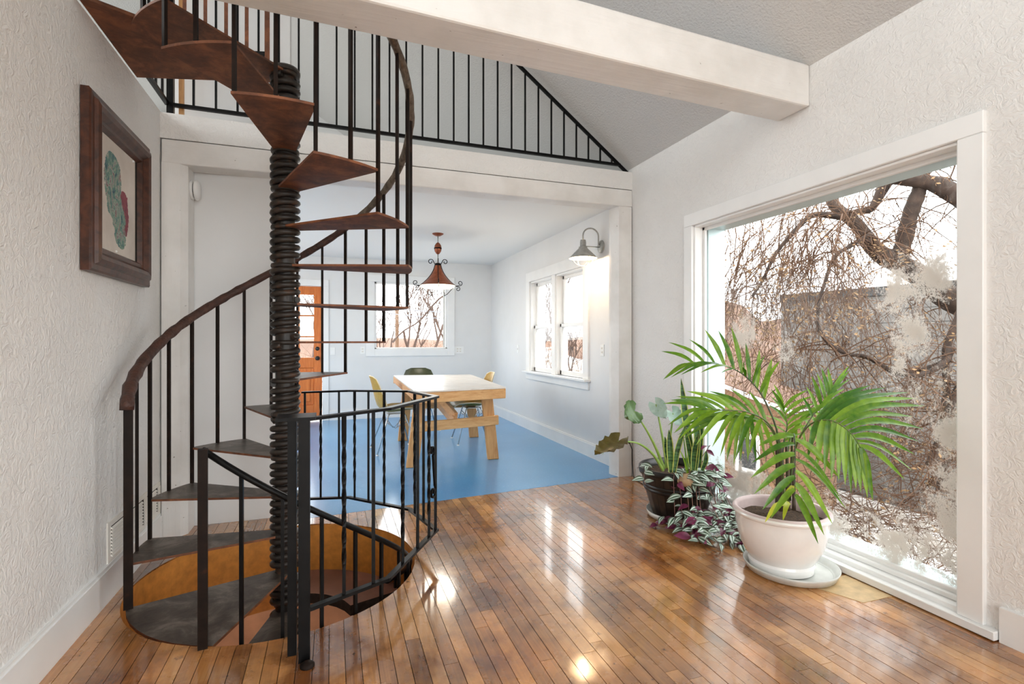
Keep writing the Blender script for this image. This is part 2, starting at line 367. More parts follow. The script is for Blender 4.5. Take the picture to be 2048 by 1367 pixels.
    def grid(s, P, mi=0, smooth=True, uv=False):   # P[i][j] points; uv u along j
        a = len(P); b = len(P[0]); o = len(s.v); s.v += [tuple(p) for row in P for p in row]
        for i in range(a - 1):
            for j in range(b - 1):
                s.f.append((o + i * b + j, o + i * b + j + 1, o + (i + 1) * b + j + 1, o + (i + 1) * b + j)); s.mi.append(mi); s.sm.append(smooth)
        if uv:
            if s.uv is None: s.uv = {}
            for i in range(a):
                for j in range(b): s.uv[o + i * b + j] = (j / (b - 1), i / (a - 1))
        return s
    def mesh(s, name, mats):
        me = bpy.data.meshes.new(name); me.from_pydata(s.v, [], s.f)
        for mm in (mats if isinstance(mats, (list, tuple)) else [mats]): me.materials.append(M(mm))
        me.polygons.foreach_set('material_index', s.mi); me.polygons.foreach_set('use_smooth', s.sm)
        if s.uv:
            l = me.uv_layers.new(name='UVMap')
            for lp in me.loops: l.data[lp.index].uv = s.uv.get(lp.vertex_index, (0.5, 0.5))
        me.update(); return me
    def build(s, name, mats, parent=None, **kw):
        o = bpy.data.objects.new(name, s.mesh(name, mats)); COL.objects.link(o)
        if parent is not None: o.parent = parent
        return tag(o, **kw)
def tag(o, label=None, cat=None, group=None, kind=None):
    if label: o['label'] = label
    if cat: o['category'] = cat
    if group: o['group'] = group
    if kind: o['kind'] = kind
    return o
def empty(name, loc=(0, 0, 0), **kw):
    o = bpy.data.objects.new(name, None); COL.objects.link(o); o.location = loc; o.empty_display_size = 0.1
    return tag(o, **kw)
def link(name, me, parent, loc=None, rot=None):
    o = bpy.data.objects.new(name, me); COL.objects.link(o); o.parent = parent
    if loc is not None: o.location = loc
    if rot is not None: o.rotation_euler = rot
    return o
def struct(mb, name, mats, label=None, cat=None, parent=None):
    return mb.build(name, mats, parent, label=label, cat=cat if parent is None else None, kind='structure')
def bevel(o, w, seg=2):
    b = o.modifiers.new('bevel', 'BEVEL'); b.width = w; b.segments = seg; b.limit_method = 'ANGLE'; return o

# ------------------------------------------------------------------ setting
XL, XR, YB, YF = -0.99, 2.53, 8.30, -2.6
LX = -2.7
def hy(x): return 3.652 + (x + 0.99) * 0.0965          # front face of the header (the wall is a little askew)
def lerp(a, b, t): return a + (b - a) * t
def hz(x, zl, zr): return lerp(zl, zr, (x + 0.99) / 3.52)
HC = Vector((-0.246, 2.954)); HR = 0.682               # stair hole
SC = Vector((-0.235, 2.95))                            # stair centre
# floor base, cut around the hole
mb = MB(); w = 0.0575; nrow = int((2.53 - XL) / w) + 1
def fend(x): return 3.848 if x < -0.25 else hy(x) + 0.02
def hole_y(x):
    d = HR * HR - (x - HC.x) ** 2
    return None if d <= 0 else (HC.y - math.sqrt(d), HC.y + math.sqrt(d))
def strip_poly(xa, xb, ya, yb, lo_curve, hi_curve, n=4):
    """outline between ya/yb, either end may follow the hole or the floor edge"""
    xs = [lerp(xa, xb, i / n) for i in range(n + 1)]
    bot = [(x, ya(x) if callable(ya) else ya) for x in xs]; top = [(x, yb(x) if callable(yb) else yb) for x in xs]
    return bot + top[::-1]
def hole_lo(x):
    h = hole_y(x); return h[0] if h else HC.y
def hole_hi(x):
    h = hole_y(x); return h[1] if h else HC.y
def base_lo(x):
    d = (HR + .02) ** 2 - (x - HC.x) ** 2; return HC.y - math.sqrt(max(d, 0))
def base_hi(x):
    d = (HR + .02) ** 2 - (x - HC.x) ** 2; return HC.y + math.sqrt(max(d, 0))
plank_polys = []
PY0 = 0.95
for r_ in range(nrow):
    xa = XL + r_ * w; xb = min(xa + w, 2.53)
    mid = [hole_y(x) for x in (xa, (xa + xb) / 2, xb)]
    segs = []
    if any(mid):
        segs = [(PY0, hole_lo), (hole_hi, fend)]
        mb.prism(strip_poly(xa, xb, YF, base_lo, 0, 0), -0.12, -0.008, 1); mb.prism(strip_poly(xa, xb, base_hi, fend, 0, 0), -0.12, -0.008, 1)
    else:
        segs = [(PY0, fend)]
        mb.prism(strip_poly(xa, xb, YF, fend, 0, 0), -0.12, -0.008, 1)
    rnd = random.Random(r_ * 13 + 5)
    for ya, yb in segs:
        xm = (xa + xb) / 2
        y0 = ya(xm) if callable(ya) else ya; y1 = yb(xm) if callable(yb) else yb
        cuts = [ya]; y = y0 + rnd.uniform(0.45, 1.5)
        while y < y1 - 0.35 and y1 - y0 > 0.9:
            cuts.append(y); y += rnd.uniform(0.9, 1.7)
        cuts.append(yb)
        for a, b in zip(cuts[:-1], cuts[1:]):
            plank_polys.append((xa + 0.0012, xb - 0.0012, a, b))
mb.box(XL, XR, YF, PY0, -0.013, 0.0)
floor = struct(mb, 'floor', ['oak_strip', 'dark_gap_shade'], 'varnished brown strip wood floor of the front room', 'floor')
bare = (2.18, 2.50, 1.72, 2.02)
for (xa, xb, a, b) in plank_polys:
    p = MB(); g = 0.0008
    aa = (lambda x, a=a: (a(x) if callable(a) else a) + g); bb = (lambda x, b=b: (b(x) if callable(b) else b) - g)
    p.prism(strip_poly(xa, xb, aa, bb, 0, 0, 4 if (callable(a) or callable(b)) else 1), -0.0075, random.uniform(-0.0006, 0.0006))
    p.build('plank', 'oak_strip', floor)
MB().prism([(2.20, 1.93), (2.485, 1.93), (2.485, 1.70), (2.30, 1.70)], -0.002, 0.0022).build('patch_board', 'bare_patch', floor, label='pale bare board patch')
# dining floor
dl = -1.6
mb = MB(); xs = [lerp(dl, XR, i / 8) for i in range(9)]
mb.prism([(dl, 3.86), (-0.25, 3.86)] + [(x, hy(x) + 0.022) for x in (-0.249, 0.3, 0.9, 1.5, 2.0, XR)] + [(XR, YB), (dl, YB)], -0.12, 0.001)
struct(mb, 'floor_dining', 'blue_floor', 'glossy speckled blue sheet floor of the dining room', 'floor')
# left wall
mb = MB(); mb.box(XL - 0.16, XL, YF, 3.86, -0.1, 2.60)
struct(mb, 'wall_left', 'plaster', 'white rough plaster wall beside the spiral stairs', 'wall')
struct(MB().box(XL, XL + 0.018, YF, 3.63, 0, 0.15).box(XL, XL + 0.012, YF, 3.63, 0.15, 0.165), 'baseboard_left', 'white_trim', 'white baseboard along the left plaster wall', 'baseboard')
# right wall, front room: window opening
WY0, WY1, WZ0, WZ1 = 1.447, 3.163, 0.10, 2.056
TO = 2.75
mb = MB(); mb.box(XR, TO, YF, -2.0, -0.1, 2.82).box(XR, TO, 0.75, WY0, -0.1, 2.82).box(XR, TO, -2.0, 0.75, -0.1, 0.3).box(XR, TO, -2.0, 0.75, 2.2, 2.82).box(XR, TO, WY1, 4.05, -0.1, 2.82).box(XR, TO, WY0, WY1, WZ1, 2.82).box(XR, TO, WY0, WY1, -0.1, 0.03)
struct(mb, 'wall_right', 'plaster', 'white swirled plaster wall around the big window', 'wall')
DY0, DY1, DZ0, DZ1 = 4.92, 6.50, 0.80, 2.00
mb = MB(); mb.box(XR, TO, 4.05, DY0, -0.1, 2.6).box(XR, TO, DY1, YB + 0.15, -0.1, 2.6).box(XR, TO, DY0, DY1, DZ1, 2.6).box(XR, TO, DY0, DY1, -0.1, DZ0)
struct(mb, 'wall_dining_right', 'smooth_wall', 'smooth white dining room wall with the double window', 'wall')
struct(MB().box(XR - 0.018, XR, 4.12, YB, 0, 0.135).box(XR - 0.012, XR, 4.12, YB, 0.135, 0.15), 'baseboard_dining_right', 'white_trim', 'white baseboard under the dining double window', 'baseboard')
struct(MB().box(XR - 0.02, XR, YF, 1.30, 0, 0.14), 'baseboard_right', 'white_trim', 'white baseboard to the right of the big window', 'baseboard')
# back wall of dining room
BX0, BX1, BZ0, BZ1 = 0.62, 1.77, 1.08, 2.13
DX0, DX1, DZT = -1.02, -0.145, 2.03
mb = MB(); Y0, Y1 = YB, YB + 0.18
mb.box(dl - .15, DX0, Y0, Y1, -0.1, 2.6).box(DX0, DX1, Y0, Y1, DZT, 2.6).box(DX1, BX0, Y0, Y1, -0.1, 2.6).box(BX0, BX1, Y0, Y1, BZ1, 2.6).box(BX0, BX1, Y0, Y1, -0.1, BZ0).box(BX1, XR + .2, Y0, Y1, -0.1, 2.6)
struct(mb, 'wall_back', 'smooth_wall', 'smooth white back wall of the dining room', 'wall')
struct(MB().box(DX1 + 0.1, XR, YB - 0.018, YB, 0, 0.14), 'baseboard_back', 'white_trim', 'white baseboard along the dining room back wall', 'baseboard')
struct(MB().box(dl - 0.15, dl, 3.85, 4.4, -0.1, 2.6).box(dl - 0.15, dl, 7.8, YB, -0.1, 2.6).box(dl - 0.15, dl, 4.4, 7.8, -0.1, 0.5).box(dl - 0.15, dl, 4.4, 7.8, 2.3, 2.6), 'wall_dining_left', 'smooth_wall', 'white dining room wall behind the partition', 'wall')
# partition behind the stairs, goes on up into the loft
mb = MB(); mb.box(dl, -0.25, 3.85, 3.97, -0.05, 2.44).box(XL, -0.275, 3.84, 3.97, 2.44, 5.2)
struct(mb, 'wall_partition', 'smooth_wall', 'short white partition wall behind the spiral stairs', 'wall')
# dining ceiling / loft floor
mb = MB(); mb.prism([(dl, 3.86), (XL, 3.80)] + [(x, hy(x) + 0.14) for x in (0, 1, XR)] + [(XR, YB), (dl, YB)], 2.48, 2.585)
struct(mb, 'ceiling_dining', 'dining_ceiling', 'flat white ceiling of the dining room', 'ceiling')
mb = MB(); mb.box(LX, XL - 0.16, YF, YB, 2.48, 2.58)
struct(mb, 'floor_loft', 'smooth_wall', 'white upper landing floor beyond the left wall', 'floor')
# sloped ceiling
SL = 0.68
def cz(x): return 2.745 + SL * (XR - x)
RX = -1.0
mb = MB()
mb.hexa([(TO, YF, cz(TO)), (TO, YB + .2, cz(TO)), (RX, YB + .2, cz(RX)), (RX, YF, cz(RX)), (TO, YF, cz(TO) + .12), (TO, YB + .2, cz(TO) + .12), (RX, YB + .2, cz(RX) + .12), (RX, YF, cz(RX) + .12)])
struct(mb, 'ceiling', 'popcorn_ceiling', 'stippled sloping ceiling above the beam and loft, greyed for shade', 'ceiling')
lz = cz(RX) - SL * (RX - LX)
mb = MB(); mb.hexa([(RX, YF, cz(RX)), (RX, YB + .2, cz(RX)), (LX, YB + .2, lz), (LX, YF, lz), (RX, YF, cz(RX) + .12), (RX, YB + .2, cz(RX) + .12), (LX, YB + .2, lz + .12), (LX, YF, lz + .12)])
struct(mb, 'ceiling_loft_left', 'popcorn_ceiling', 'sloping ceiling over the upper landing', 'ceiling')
mb = MB(); mb.box(LX - .1, LX, YF, YB, 2.48, 2.8).box(LX - .1, LX, YF, -2.1, 2.8, 4.1).box(LX - .1, LX, 7.8, YB, 2.8, 4.1)
struct(mb, 'wall_loft_left', 'smooth_wall', 'low white knee wall of the upper landing', 'wall')
def gable(name, y0, y1, op, label):
    """gable wall above z 2.58 with one rectangular window"""
    x0, x1, z0, z1 = op; mb = MB()
    def col(xa, xb, za, zb):
        def top(x): return (cz(x) if x > RX else cz(RX) - SL * (RX - x)) + 0.06
        a = za; t0 = top(xa) if zb is None else zb; t1 = top(xb) if zb is None else zb
        mb.hexa([(xa, y0, a), (xb, y0, a), (xb, y1, a), (xa, y1, a), (xa, y0, t0), (xb, y0, t1), (xb, y1, t1), (xa, y1, t0)])
    cuts = sorted({LX - .1, x0, x1, RX, TO})
    for a, b in zip(cuts[:-1], cuts[1:]):
        if a >= x0 and b <= x1: col(a, b, 2.5, z0); col(a, b, z1, None)
        else: col(a, b, 2.5, None)
    return struct(mb, name, 'smooth_wall', label, 'wall')
gable('wall_loft_back', YB, YB + 0.18, (-2.3, -1.3, 2.95, 3.9), 'white gable wall at the back of the loft')
gable('wall_gable_front', YF - 0.18, YF, (-2.5, 0.9, 2.9, 4.25), 'white gable wall behind the photographer')
mb = MB(); mb.box(XL - .16, -0.8, YF - .18, YF, -0.1, 2.5).box(2.3, TO, YF - .18, YF, -0.1, 2.5).box(-0.8, 2.3, YF - .18, YF, -0.1, 0.05).box(-0.8, 2.3, YF - .18, YF, 2.45, 2.5)  # wide opening made for the added daylight
struct(mb, 'wall_front', 'smooth_wall', 'wall behind the photographer with added glazing', 'wall')
def simple_window(name, x0, x1, z0, z1, y, label, n=3):
    e = empty(name, label=label, cat='window', kind='structure'); mb = MB()
    for i in range(n + 1):
        x = lerp(x0, x1, i / n); mb.box(x - .03, x + .03, y - .03, y + .03, z0, z1)
    mb.box(x0, x1, y - .03, y + .03, z0, z0 + .06).box(x0, x1, y - .03, y + .03, z1 - .06, z1)
    mb.build('window_frame', 'white_trim', e)
    for i in range(n): MB().box(lerp(x0, x1, i / n) + .03, lerp(x0, x1, (i + 1) / n) - .03, y - .003, y + .003, z0 + .06, z1 - .06).build('pane', 'clear_glass', e)
simple_window('window_unseen_4', -0.8, 2.3, 0.05, 2.45, YF - 0.09, 'unseen tall glazing added behind the photographer')  # invented glazing that fills the front room with daylight
simple_window('window_unseen_5', -2.5, 0.9, 2.9, 4.25, YF - 0.09, 'unseen gable window added behind the photographer')  # invented opening for more light under the roof
simple_window('window_unseen_6', -2.3, -1.3, 2.95, 3.9, YB + 0.09, 'unseen loft gable window far left', 2)  # out of view, opened to light the loft
e = empty('window_unseen_9', label='unseen side window added beside the photographer', cat='window', kind='structure')  # added opening that brightens the left wall
MB().box(2.6, 2.66, -2.0, .75, .3, .36).box(2.6, 2.66, -2.0, .75, 2.14, 2.2).box(2.6, 2.66, -2.0, -1.94, .36, 2.14).box(2.6, 2.66, .69, .75, .36, 2.14).build('window_frame', 'white_trim', e)
MB().box(2.628, 2.632, -1.94, .69, .36, 2.14).build('pane', 'clear_glass', e)
e = empty('window_unseen_8', label='unseen wide side window added to the dining room behind the partition', cat='window', kind='structure')  # added opening that lets more light into the dining room
MB().box(dl - .1, dl - .04, 4.4, 7.8, 0.5, 0.56).box(dl - .1, dl - .04, 4.4, 7.8, 2.24, 2.3).box(dl - .1, dl - .04, 4.4, 4.46, .56, 2.24).box(dl - .1, dl - .04, 7.74, 7.8, .56, 2.24).build('window_frame', 'white_trim', e)
MB().box(dl - .072, dl - .068, 4.46, 7.74, 0.56, 2.24).build('pane', 'clear_glass', e)
e = empty('window_unseen_7', label='unseen long dormer glazing added to the upper floor', cat='window', kind='structure')  # added glazing that brightens the loft ceiling
MB().box(LX - .09, LX - .01, -2.1, 7.8, 2.8, 2.86).box(LX - .09, LX - .01, -2.1, 7.8, lz - .04, lz + .06).build('window_frame', 'white_trim', e)
for i in range(6):
    ya, yb = lerp(-2.1, 7.8, i / 6), lerp(-2.1, 7.8, (i + 1) / 6)
    MB().box(LX - .09, LX - .01, ya - .03, ya + .03, 2.86, lz).build('mullion', 'white_trim', e)
    MB().box(LX - .052, LX - .048, ya + .03, yb - .03, 2.86, lz - .04).build('pane', 'clear_glass', e)
# header: timber below, plaster edge of the loft floor above
xs0, xs1 = XL, XR
def slab(za0, za1, zb0, zb1, y_off0, y_off1, mat, name, label, x0=xs0, x1=xs1):
    p = []
    for zl, zr in ((za0, za1), (zb0, zb1)):
        p += [(x0, hy(x0) + y_off0, hz(x0, zl, zr)), (x1, hy(x1) + y_off0, hz(x1, zl, zr)), (x1, hy(x1) + y_off1, hz(x1, zl, zr)), (x0, hy(x0) + y_off1, hz(x0, zl, zr))]
    return struct(MB().hexa(p), name, mat, label, 'beam')
bevel(slab(2.286, 2.398, 2.432, 2.546, 0, 0.16, 'white_timber_x', 'trim_1', 'white painted timber header across the dining opening', XL + 0.008), 0.008)
slab(2.437, 2.551, 2.592, 2.708, 0.002, 0.17, 'plaster', 'trim_2', 'plastered edge of the loft floor above the timber header')
struct(MB().hexa([(XL + .008, hy(XL) + .02, 2.430), (XR, hy(XR) + .02, 2.544), (XR, hy(XR) + .15, 2.544), (XL + .008, hy(XL) + .15, 2.430), (XL + .008, hy(XL) + .02, 2.44), (XR, hy(XR) + .02, 2.553), (XR, hy(XR) + .15, 2.553), (XL + .008, hy(XL) + .15, 2.44)]), 'trim_3', 'dark_gap_shade', 'dark crack between timber header and plaster', 'gap')
# posts
o = MB().prism([(XL + .008, 3.655), (-0.885, 3.663), (-0.85, 3.70), (-0.85, 3.845), (XL + .008, 3.845)], 0, 2.291).build('trim_4', 'white_timber_z', label='white painted timber post at the left plaster wall', cat='post', kind='structure')
o = MB().prism([(2.368, 4.085), (2.392, 3.99), (2.522, 3.99), (2.522, 4.12), (2.368, 4.12)], 0, 2.395).build('trim_5', 'white_timber_z', label='white painted timber post at the right plaster wall', cat='post', kind='structure')
struct(MB().box(XL, XL + 0.009, 3.70, 3.80, 0.15, 2.43), 'trim_6', 'dark_gap_shade', 'dark crack beside the left post', 'gap')
struct(MB().box(2.520, 2.5305, 4.0, 4.1, 0.0, 2.53), 'trim_7', 'dark_gap_shade', 'dark crack beside the right post', 'gap')
# tie beam
def by(x, a, b): return lerp(a, b, (x - 0.06) / 2.49)
p = []
for z in (2.517, 2.752):
    p += [(-3.0, by(-3, 2.06, 2.178), z), (XR, 2.178, z), (XR, 2.398, z), (-3.0, by(-3, 2.288, 2.398), z)]
bevel(struct(MB().hexa(p), 'trim_8', 'white_timber_x', 'large white tie beam crossing below the sloping ceiling', 'beam'), 0.012)
# lower room
mb = MB(); mb.box(-3, 3, -1, 6.5, -2.75, -2.6)
struct(mb, 'floor_lower', 'lower_floor_red', 'red brown floor of the lower storey', 'floor')
mb = MB(); mb.box(-3.1, -3, -1, 6.5, -2.6, -0.12).box(3, 3.1, -1, 6.5, -2.6, -0.12).box(-3, 3, -1.1, -1, -2.6, -0.12).box(-3, 3, 6.5, 6.6, -2.6, -0.12)
struct(mb, 'wall_lower', 'lower_wall', 'brown walls of the lower storey', 'wall')
# lining of the stair hole
mb = MB(); n = 72; ring = [(HC.x + (HR + .004) * math.cos(2 * math.pi * i / n), HC.y + (HR + .004) * math.sin(2 * math.pi * i / n)) for i in range(n + 1)]
ring2 = [(HC.x + (HR + .016) * math.cos(2 * math.pi * i / n), HC.y + (HR + .016) * math.sin(2 * math.pi * i / n)) for i in range(n + 1)]
mb.grid([[(x, y, -0.006) for x, y in ring], [(x, y, -0.52) for x, y in ring]])
mb.grid([[(x, y, -0.52) for x, y in ring2], [(x, y, -0.121) for x, y in ring2]])
mb.grid([[(x, y, -0.52) for x, y in ring], [(x, y, -0.52) for x, y in ring2]])
struct(mb, 'trim_9', 'fibreboard', 'tan fibreboard lining around the stair hole', 'lining')
mb = MB(); mb.prism([(HC.x + HR * math.cos(R(a)), HC.y + HR * math.sin(R(a))) for a in range(18, 103, 6)] + [(HC.x + 0.36 * math.cos(R(a)), HC.y + 0.36 * math.sin(R(a))) for a in range(102, 17, -12)], -0.36, -0.30, 0, 1)  # edge and underside coloured dark for the shadow line below the ledge
struct(mb, 'trim_10', ['lower_floor_red', 'dark_gap_shade'], 'brown ledge inside the stair hole', 'ledge')

# ------------------------------------------------------------------ windows
def casing_piece(parent, *b): return bevel(MB().box(*b).build('casing', 'white_trim', parent), 0.003, 1)
w1 = empty('window_1', (2.6, 2.3, 0), label='big fixed window with frosted glass behind the palm', cat='window', kind='structure')
def wp(mb, name, mat, parent=w1, off=(2.6, 2.3, 0), bv=0.003):
    mb.v = [(x - off[0], y - off[1], z - off[2]) for x, y, z in mb.v]
    o = mb.build(name, mat, parent)
    if bv: bevel(o, bv, 1)
    return o
cf = 2.508
wp(MB().box(cf, XR + .01, 1.352, 3.25, WZ1, 2.147), 'casing', 'white_trim')
wp(MB().box(cf, XR + .01, 1.352, WY0, 0.04, WZ1 - .001), 'casing', 'white_trim')
wp(MB().box(cf, XR + .01, WY1, 3.25, 0.04, WZ1 - .001), 'casing', 'white_trim')
wp(MB().box(2.488, 2.545, 1.305, 3.25, 0.004, 0.04), 'sill', 'white_trim')
wp(MB().box(2.53, 2.60, WY0, WY1, 0.03, 0.062).box(2.575, 2.62, WY0, WY1, 0.062, 0.085), 'sill_step', 'white_trim')
wp(MB().box(2.53, 2.60, WY0 - .002, WY0 + .014, 0.06, WZ1).box(2.53, 2.60, WY1 - .014, WY1 + .002, 0.06, WZ1).box(2.53, 2.60, WY0, WY1, WZ1 - .014, WZ1 + .002), 'jamb', 'white_trim')
wp(MB().box(2.60, 2.622, WY0, WY0 + .035, 0.085, WZ1).box(2.60, 2.622, WY1 - .035, WY1, 0.085, WZ1).box(2.60, 2.622, WY0, WY1, WZ1 - .035, WZ1).box(2.60, 2.622, WY0, WY1, 0.07, 0.105), 'stop', 'white_trim')
wp(MB().box(2.645, 2.80, WY0 - .01, WY0 + .02, 0.05, WZ1).box(2.645, 2.80, WY1 - .02, WY1 + .01, 0.05, WZ1).box(2.645, 2.80, WY0, WY1, WZ1 - .02, WZ1 + .01).box(2.645, 2.82, WY0, WY1, 0.03, 0.08), 'outer_frame', 'jamb_metal')
wp(MB().box(2.629, 2.634, WY0 + .01, WY1 - .01, 0.09, WZ1 - .01), 'pane', 'frosted_glass', bv=0)
# double window
w2 = empty('window_2', (2.6, 5.7, 0), label='pair of double-hung windows beside the barn sconce', cat='window', kind='structure')
q = lambda mb, n, m_, bv=0.003: wp(mb, n, m_, w2, (2.6, 5.7, 0), bv)
q(MB().box(2.508, XR + .005, 4.80, 6.62, DZ1, 2.13), 'casing', 'white_trim')
q(MB().box(2.508, XR + .005, 4.80, DY0, DZ0, DZ1), 'casing', 'white_trim')
q(MB().box(2.508, XR + .005, DY1, 6.62, DZ0, DZ1), 'casing', 'white_trim')
q(MB().box(2.46, XR + .03, 4.78, 6.66, 0.775, DZ0), 'stool', 'white_trim')
q(MB().box(2.508, XR + .005, 4.80, 6.62, 0.69, 0.775), 'apron', 'white_trim')
ym = (DY0 + DY1) / 2
q(MB().box(2.515, 2.66, ym - .05, ym + .05, DZ0, DZ1), 'mullion', 'white_trim')
for (a, b) in ((DY0, ym - .05), (ym + .05, DY1)):
    q(MB().box(2.53, 2.68, a, a + .02, DZ0, DZ1).box(2.53, 2.68, b - .02, b, DZ0, DZ1).box(2.53, 2.68, a, b, DZ1 - .02, DZ1), 'jamb', 'white_trim')
    zm = 1.39
    for (z0, z1, x) in ((DZ0 + .005, zm + .02, 2.575), (zm - .02, DZ1 - .02, 2.61)):
        e = q(MB().box(x, x + .03, a + .02, a + .06, z0, z1).box(x, x + .03, b - .06, b - .02, z0, z1).box(x, x + .03, a + .02, b - .02, z0, z0 + .05).box(x, x + .03, a + .02, b - .02, z1 - .04, z1), 'sash', 'white_trim')
        pm = MB().box(x + .013, x + .017, a + .06, b - .06, z0 + .05, z1 - .04); pm.v = [(vx - 2.6, vy - 5.7, vz) for vx, vy, vz in pm.v]
        pm.build('pane', 'clear_glass', e)
# back window
w3 = empty('window_3', (1.2, 8.3, 0), label='fixed window behind the copper pendant lamp', cat='window', kind='structure')
q = lambda mb, n, m_, bv=0.003: wp(mb, n, m_, w3, (1.2, 8.3, 0), bv)
q(MB().box(0.49, 1.89, YB - .02, YB + .005, BZ1, 2.24), 'casing', 'white_trim'); q(MB().box(0.49, BX0, YB - .02, YB + .005, 0.965, BZ1), 'casing', 'white_trim')
q(MB().box(BX1, 1.89, YB - .02, YB + .005, 0.965, BZ1), 'casing', 'white_trim'); q(MB().box(BX0, BX1, YB - .02, YB + .005, 0.965, BZ0), 'casing', 'white_trim')
q(MB().box(BX0, BX0 + .03, YB, YB + .16, BZ0, BZ1).box(BX1 - .03, BX1, YB, YB + .16, BZ0, BZ1).box(BX0, BX1, YB, YB + .16, BZ1 - .03, BZ1).box(BX0, BX1, YB, YB + .16, BZ0, BZ0 + .02), 'frame', 'white_trim')
q(MB().box(BX0 + .03, BX1 - .03, YB + .08, YB + .085, BZ0 + .02, BZ1 - .03), 'pane', 'clear_glass', 0)
q(MB().box(BX1 - .05, BX1 - .035, YB + .05, YB + .075, BZ0 + .02, BZ1 - .05), 'latch_strip', 'galvanized', 0)
# door
dr = empty('door_1', (DX1, YB, 0), label='orange stained wooden door with small glass panes', cat='door', kind='structure')
q = lambda mb, n, m_, bv=0.003, par=dr: wp(mb, n, m_, par, (DX1, YB, 0), bv)
y0, y1 = YB + .02, YB + .06
sx = [(DX0 + .02, DX0 + .13), (DX1 - .12, DX1 - .005)]
for a, b in sx: q(MB().box(a, b, y0, y1, 0.02, DZT - .005), 'stile', 'door_wood')
for z0, z1 in ((0.02, 0.24), (0.80, 0.955), (1.90, DZT - .005)): q(MB().box(DX0 + .13, DX1 - .12, y0, y1, z0, z1), 'rail', 'door_wood')
gx0, gx1 = DX0 + .13, DX1 - .12
for i in (1, 2):
    x = lerp(gx0, gx1, i / 3); q(MB().box(x - .012, x + .012, y0, y1, 0.955, 1.90), 'muntin', 'door_wood', 0)
    z = lerp(0.955, 1.90, i / 3); q(MB().box(gx0, gx1, y0 + .004, y1 - .004, z - .012, z + .012), 'muntin', 'door_wood', 0)
for i in range(3):
    for j in range(3):
        q(MB().box(lerp(gx0, gx1, i / 3) + .012, lerp(gx0, gx1, (i + 1) / 3) - .012, YB + .038, YB + .042, lerp(.955, 1.90, j / 3) + .012, lerp(.955, 1.90, (j + 1) / 3) - .012), 'pane', 'clear_glass', 0)
xm = (gx0 + gx1) / 2
q(MB().box(xm - .05, xm + .05, y0, y1, .24, .80), 'stile', 'door_wood')
for a, b in ((gx0, xm - .05), (xm + .05, gx1)): q(MB().box(a, b, y0 + .014, y1 - .014, .24, .80).box(a + .05, b - .05, y0 + .004, y1 - .01, .29, .75), 'panel', 'door_wood', 0.006)
for z, r_ in ((1.09, .03), (0.945, .032)):
    k = MB(); prof = [(0.001, .055), (r_ * .8, .052), (r_, .035), (r_ * .7, .018), (r_ * 1.05, .006), (r_ * 1.05, 0)] if z < 1 else [(0.001, .022), (r_ * .8, .02), (r_, .008), (r_, 0)]
    k.lathe(prof, 20); k.v = [(x + DX1 - .07, y0 - zz, yy + z) for x, yy, zz in k.v]
    q(k, 'knob' if z < 1 else 'deadbolt', 'black_plastic', 0)
q(MB().box(DX1, DX1 + .09, YB - .02, YB + .003, 0, DZT + .0), 'casing', 'white_trim'); q(MB().box(DX0 - .09, DX1 + .09, YB - .02, YB + .003, DZT, DZT + .1), 'casing', 'white_trim'); q(MB().box(DX0 - .09, DX0, YB - .02, YB + .003, 0, DZT), 'casing', 'white_trim')

# ------------------------------------------------------------------ spiral staircase
RISE, STEP, A0 = 0.2, 27.2, 197.0
def pol(a, r, z=0.0): return Vector((SC.x + r * math.cos(R(a)), SC.y + r * math.sin(R(a)), z))
def nose(a): return RISE + (A0 - a) / STEP * RISE         # height of the nosing line, a unwrapped
st = empty('spiral_staircase', (SC.x, SC.y, 0), label='rusty steel spiral staircase winding around a coiled pole', cat='staircase')
OFF = Vector((SC.x, SC.y, 0))
def sp(mb, name, mat, label=None, parent=None):
    mb.v = [(x - OFF.x, y - OFF.y, z) for x, y, z in mb.v]
    return mb.build(name, mat, parent or st, label=label)
sp(MB().lathe([(0.048, -2.6), (0.048, 2.60)], 24, c=(SC.x, SC.y, 0)), 'pole', 'coil_steel')
sp(MB().lathe([(0.001, 2.632), (0.066, 2.63), (0.074, 2.618), (0.074, 2.602), (0.05, 2.60)], 28, c=(SC.x, SC.y, 0)), 'pole_cap', 'coil_steel')
def coil(z0, z1, turns, ph):
    pts = []; n = int(turns * 18)
    for i in range(n + 1):
        t = i / n; a = ph + t * turns * 2 * math.pi
        pts.append((SC.x + 0.0600 * math.cos(a), SC.y + 0.0600 * math.sin(a), lerp(z0, z1, t)))
    return MB().tube(pts, 0.0158, 9)
for k in range(-4, 13):
    sp(coil(k * RISE + 0.020, (k + 1) * RISE - 0.020, 4.0, k * 0.9), 'coil_spring', 'coil_steel')
def tread(a0, a1, z, r=0.655, th=0.011):
    am = (a0 + a1) / 2; poly = [tuple(pol(a0 + 6, 0.075).xy), ]
    inner = [pol(am + d, 0.052).xy for d in (70, 30, -30, -70)]
    outer = [pol(lerp(a0, a1, i / 8), r).xy for i in range(9)]
    poly = [tuple(p) for p in inner] + [tuple(p) for p in outer[::-1]]
    return MB().prism(poly, z - th, z, 0, 1)
for k in range(1, 14):
    a = A0 - STEP * (k - 1)
    sp(tread(a, a - STEP - (1.0 if k < 13 else 0), k * RISE), 'tread', ['worn_steel', 'rust_steel'])
    sp(MB().lathe([(0.05, k * RISE + 0.006), (0.068, k * RISE + .004), (0.071, k * RISE - .006), (0.068, k * RISE - 0.016), (0.05, k * RISE - 0.018)], 24, c=(SC.x, SC.y, 0)), 'collar', 'coil_steel')
sp(tread(251.5, A0 - 1, -0.004, 0.672, 0.012), 'tread', ['worn_steel', 'rust_steel'])
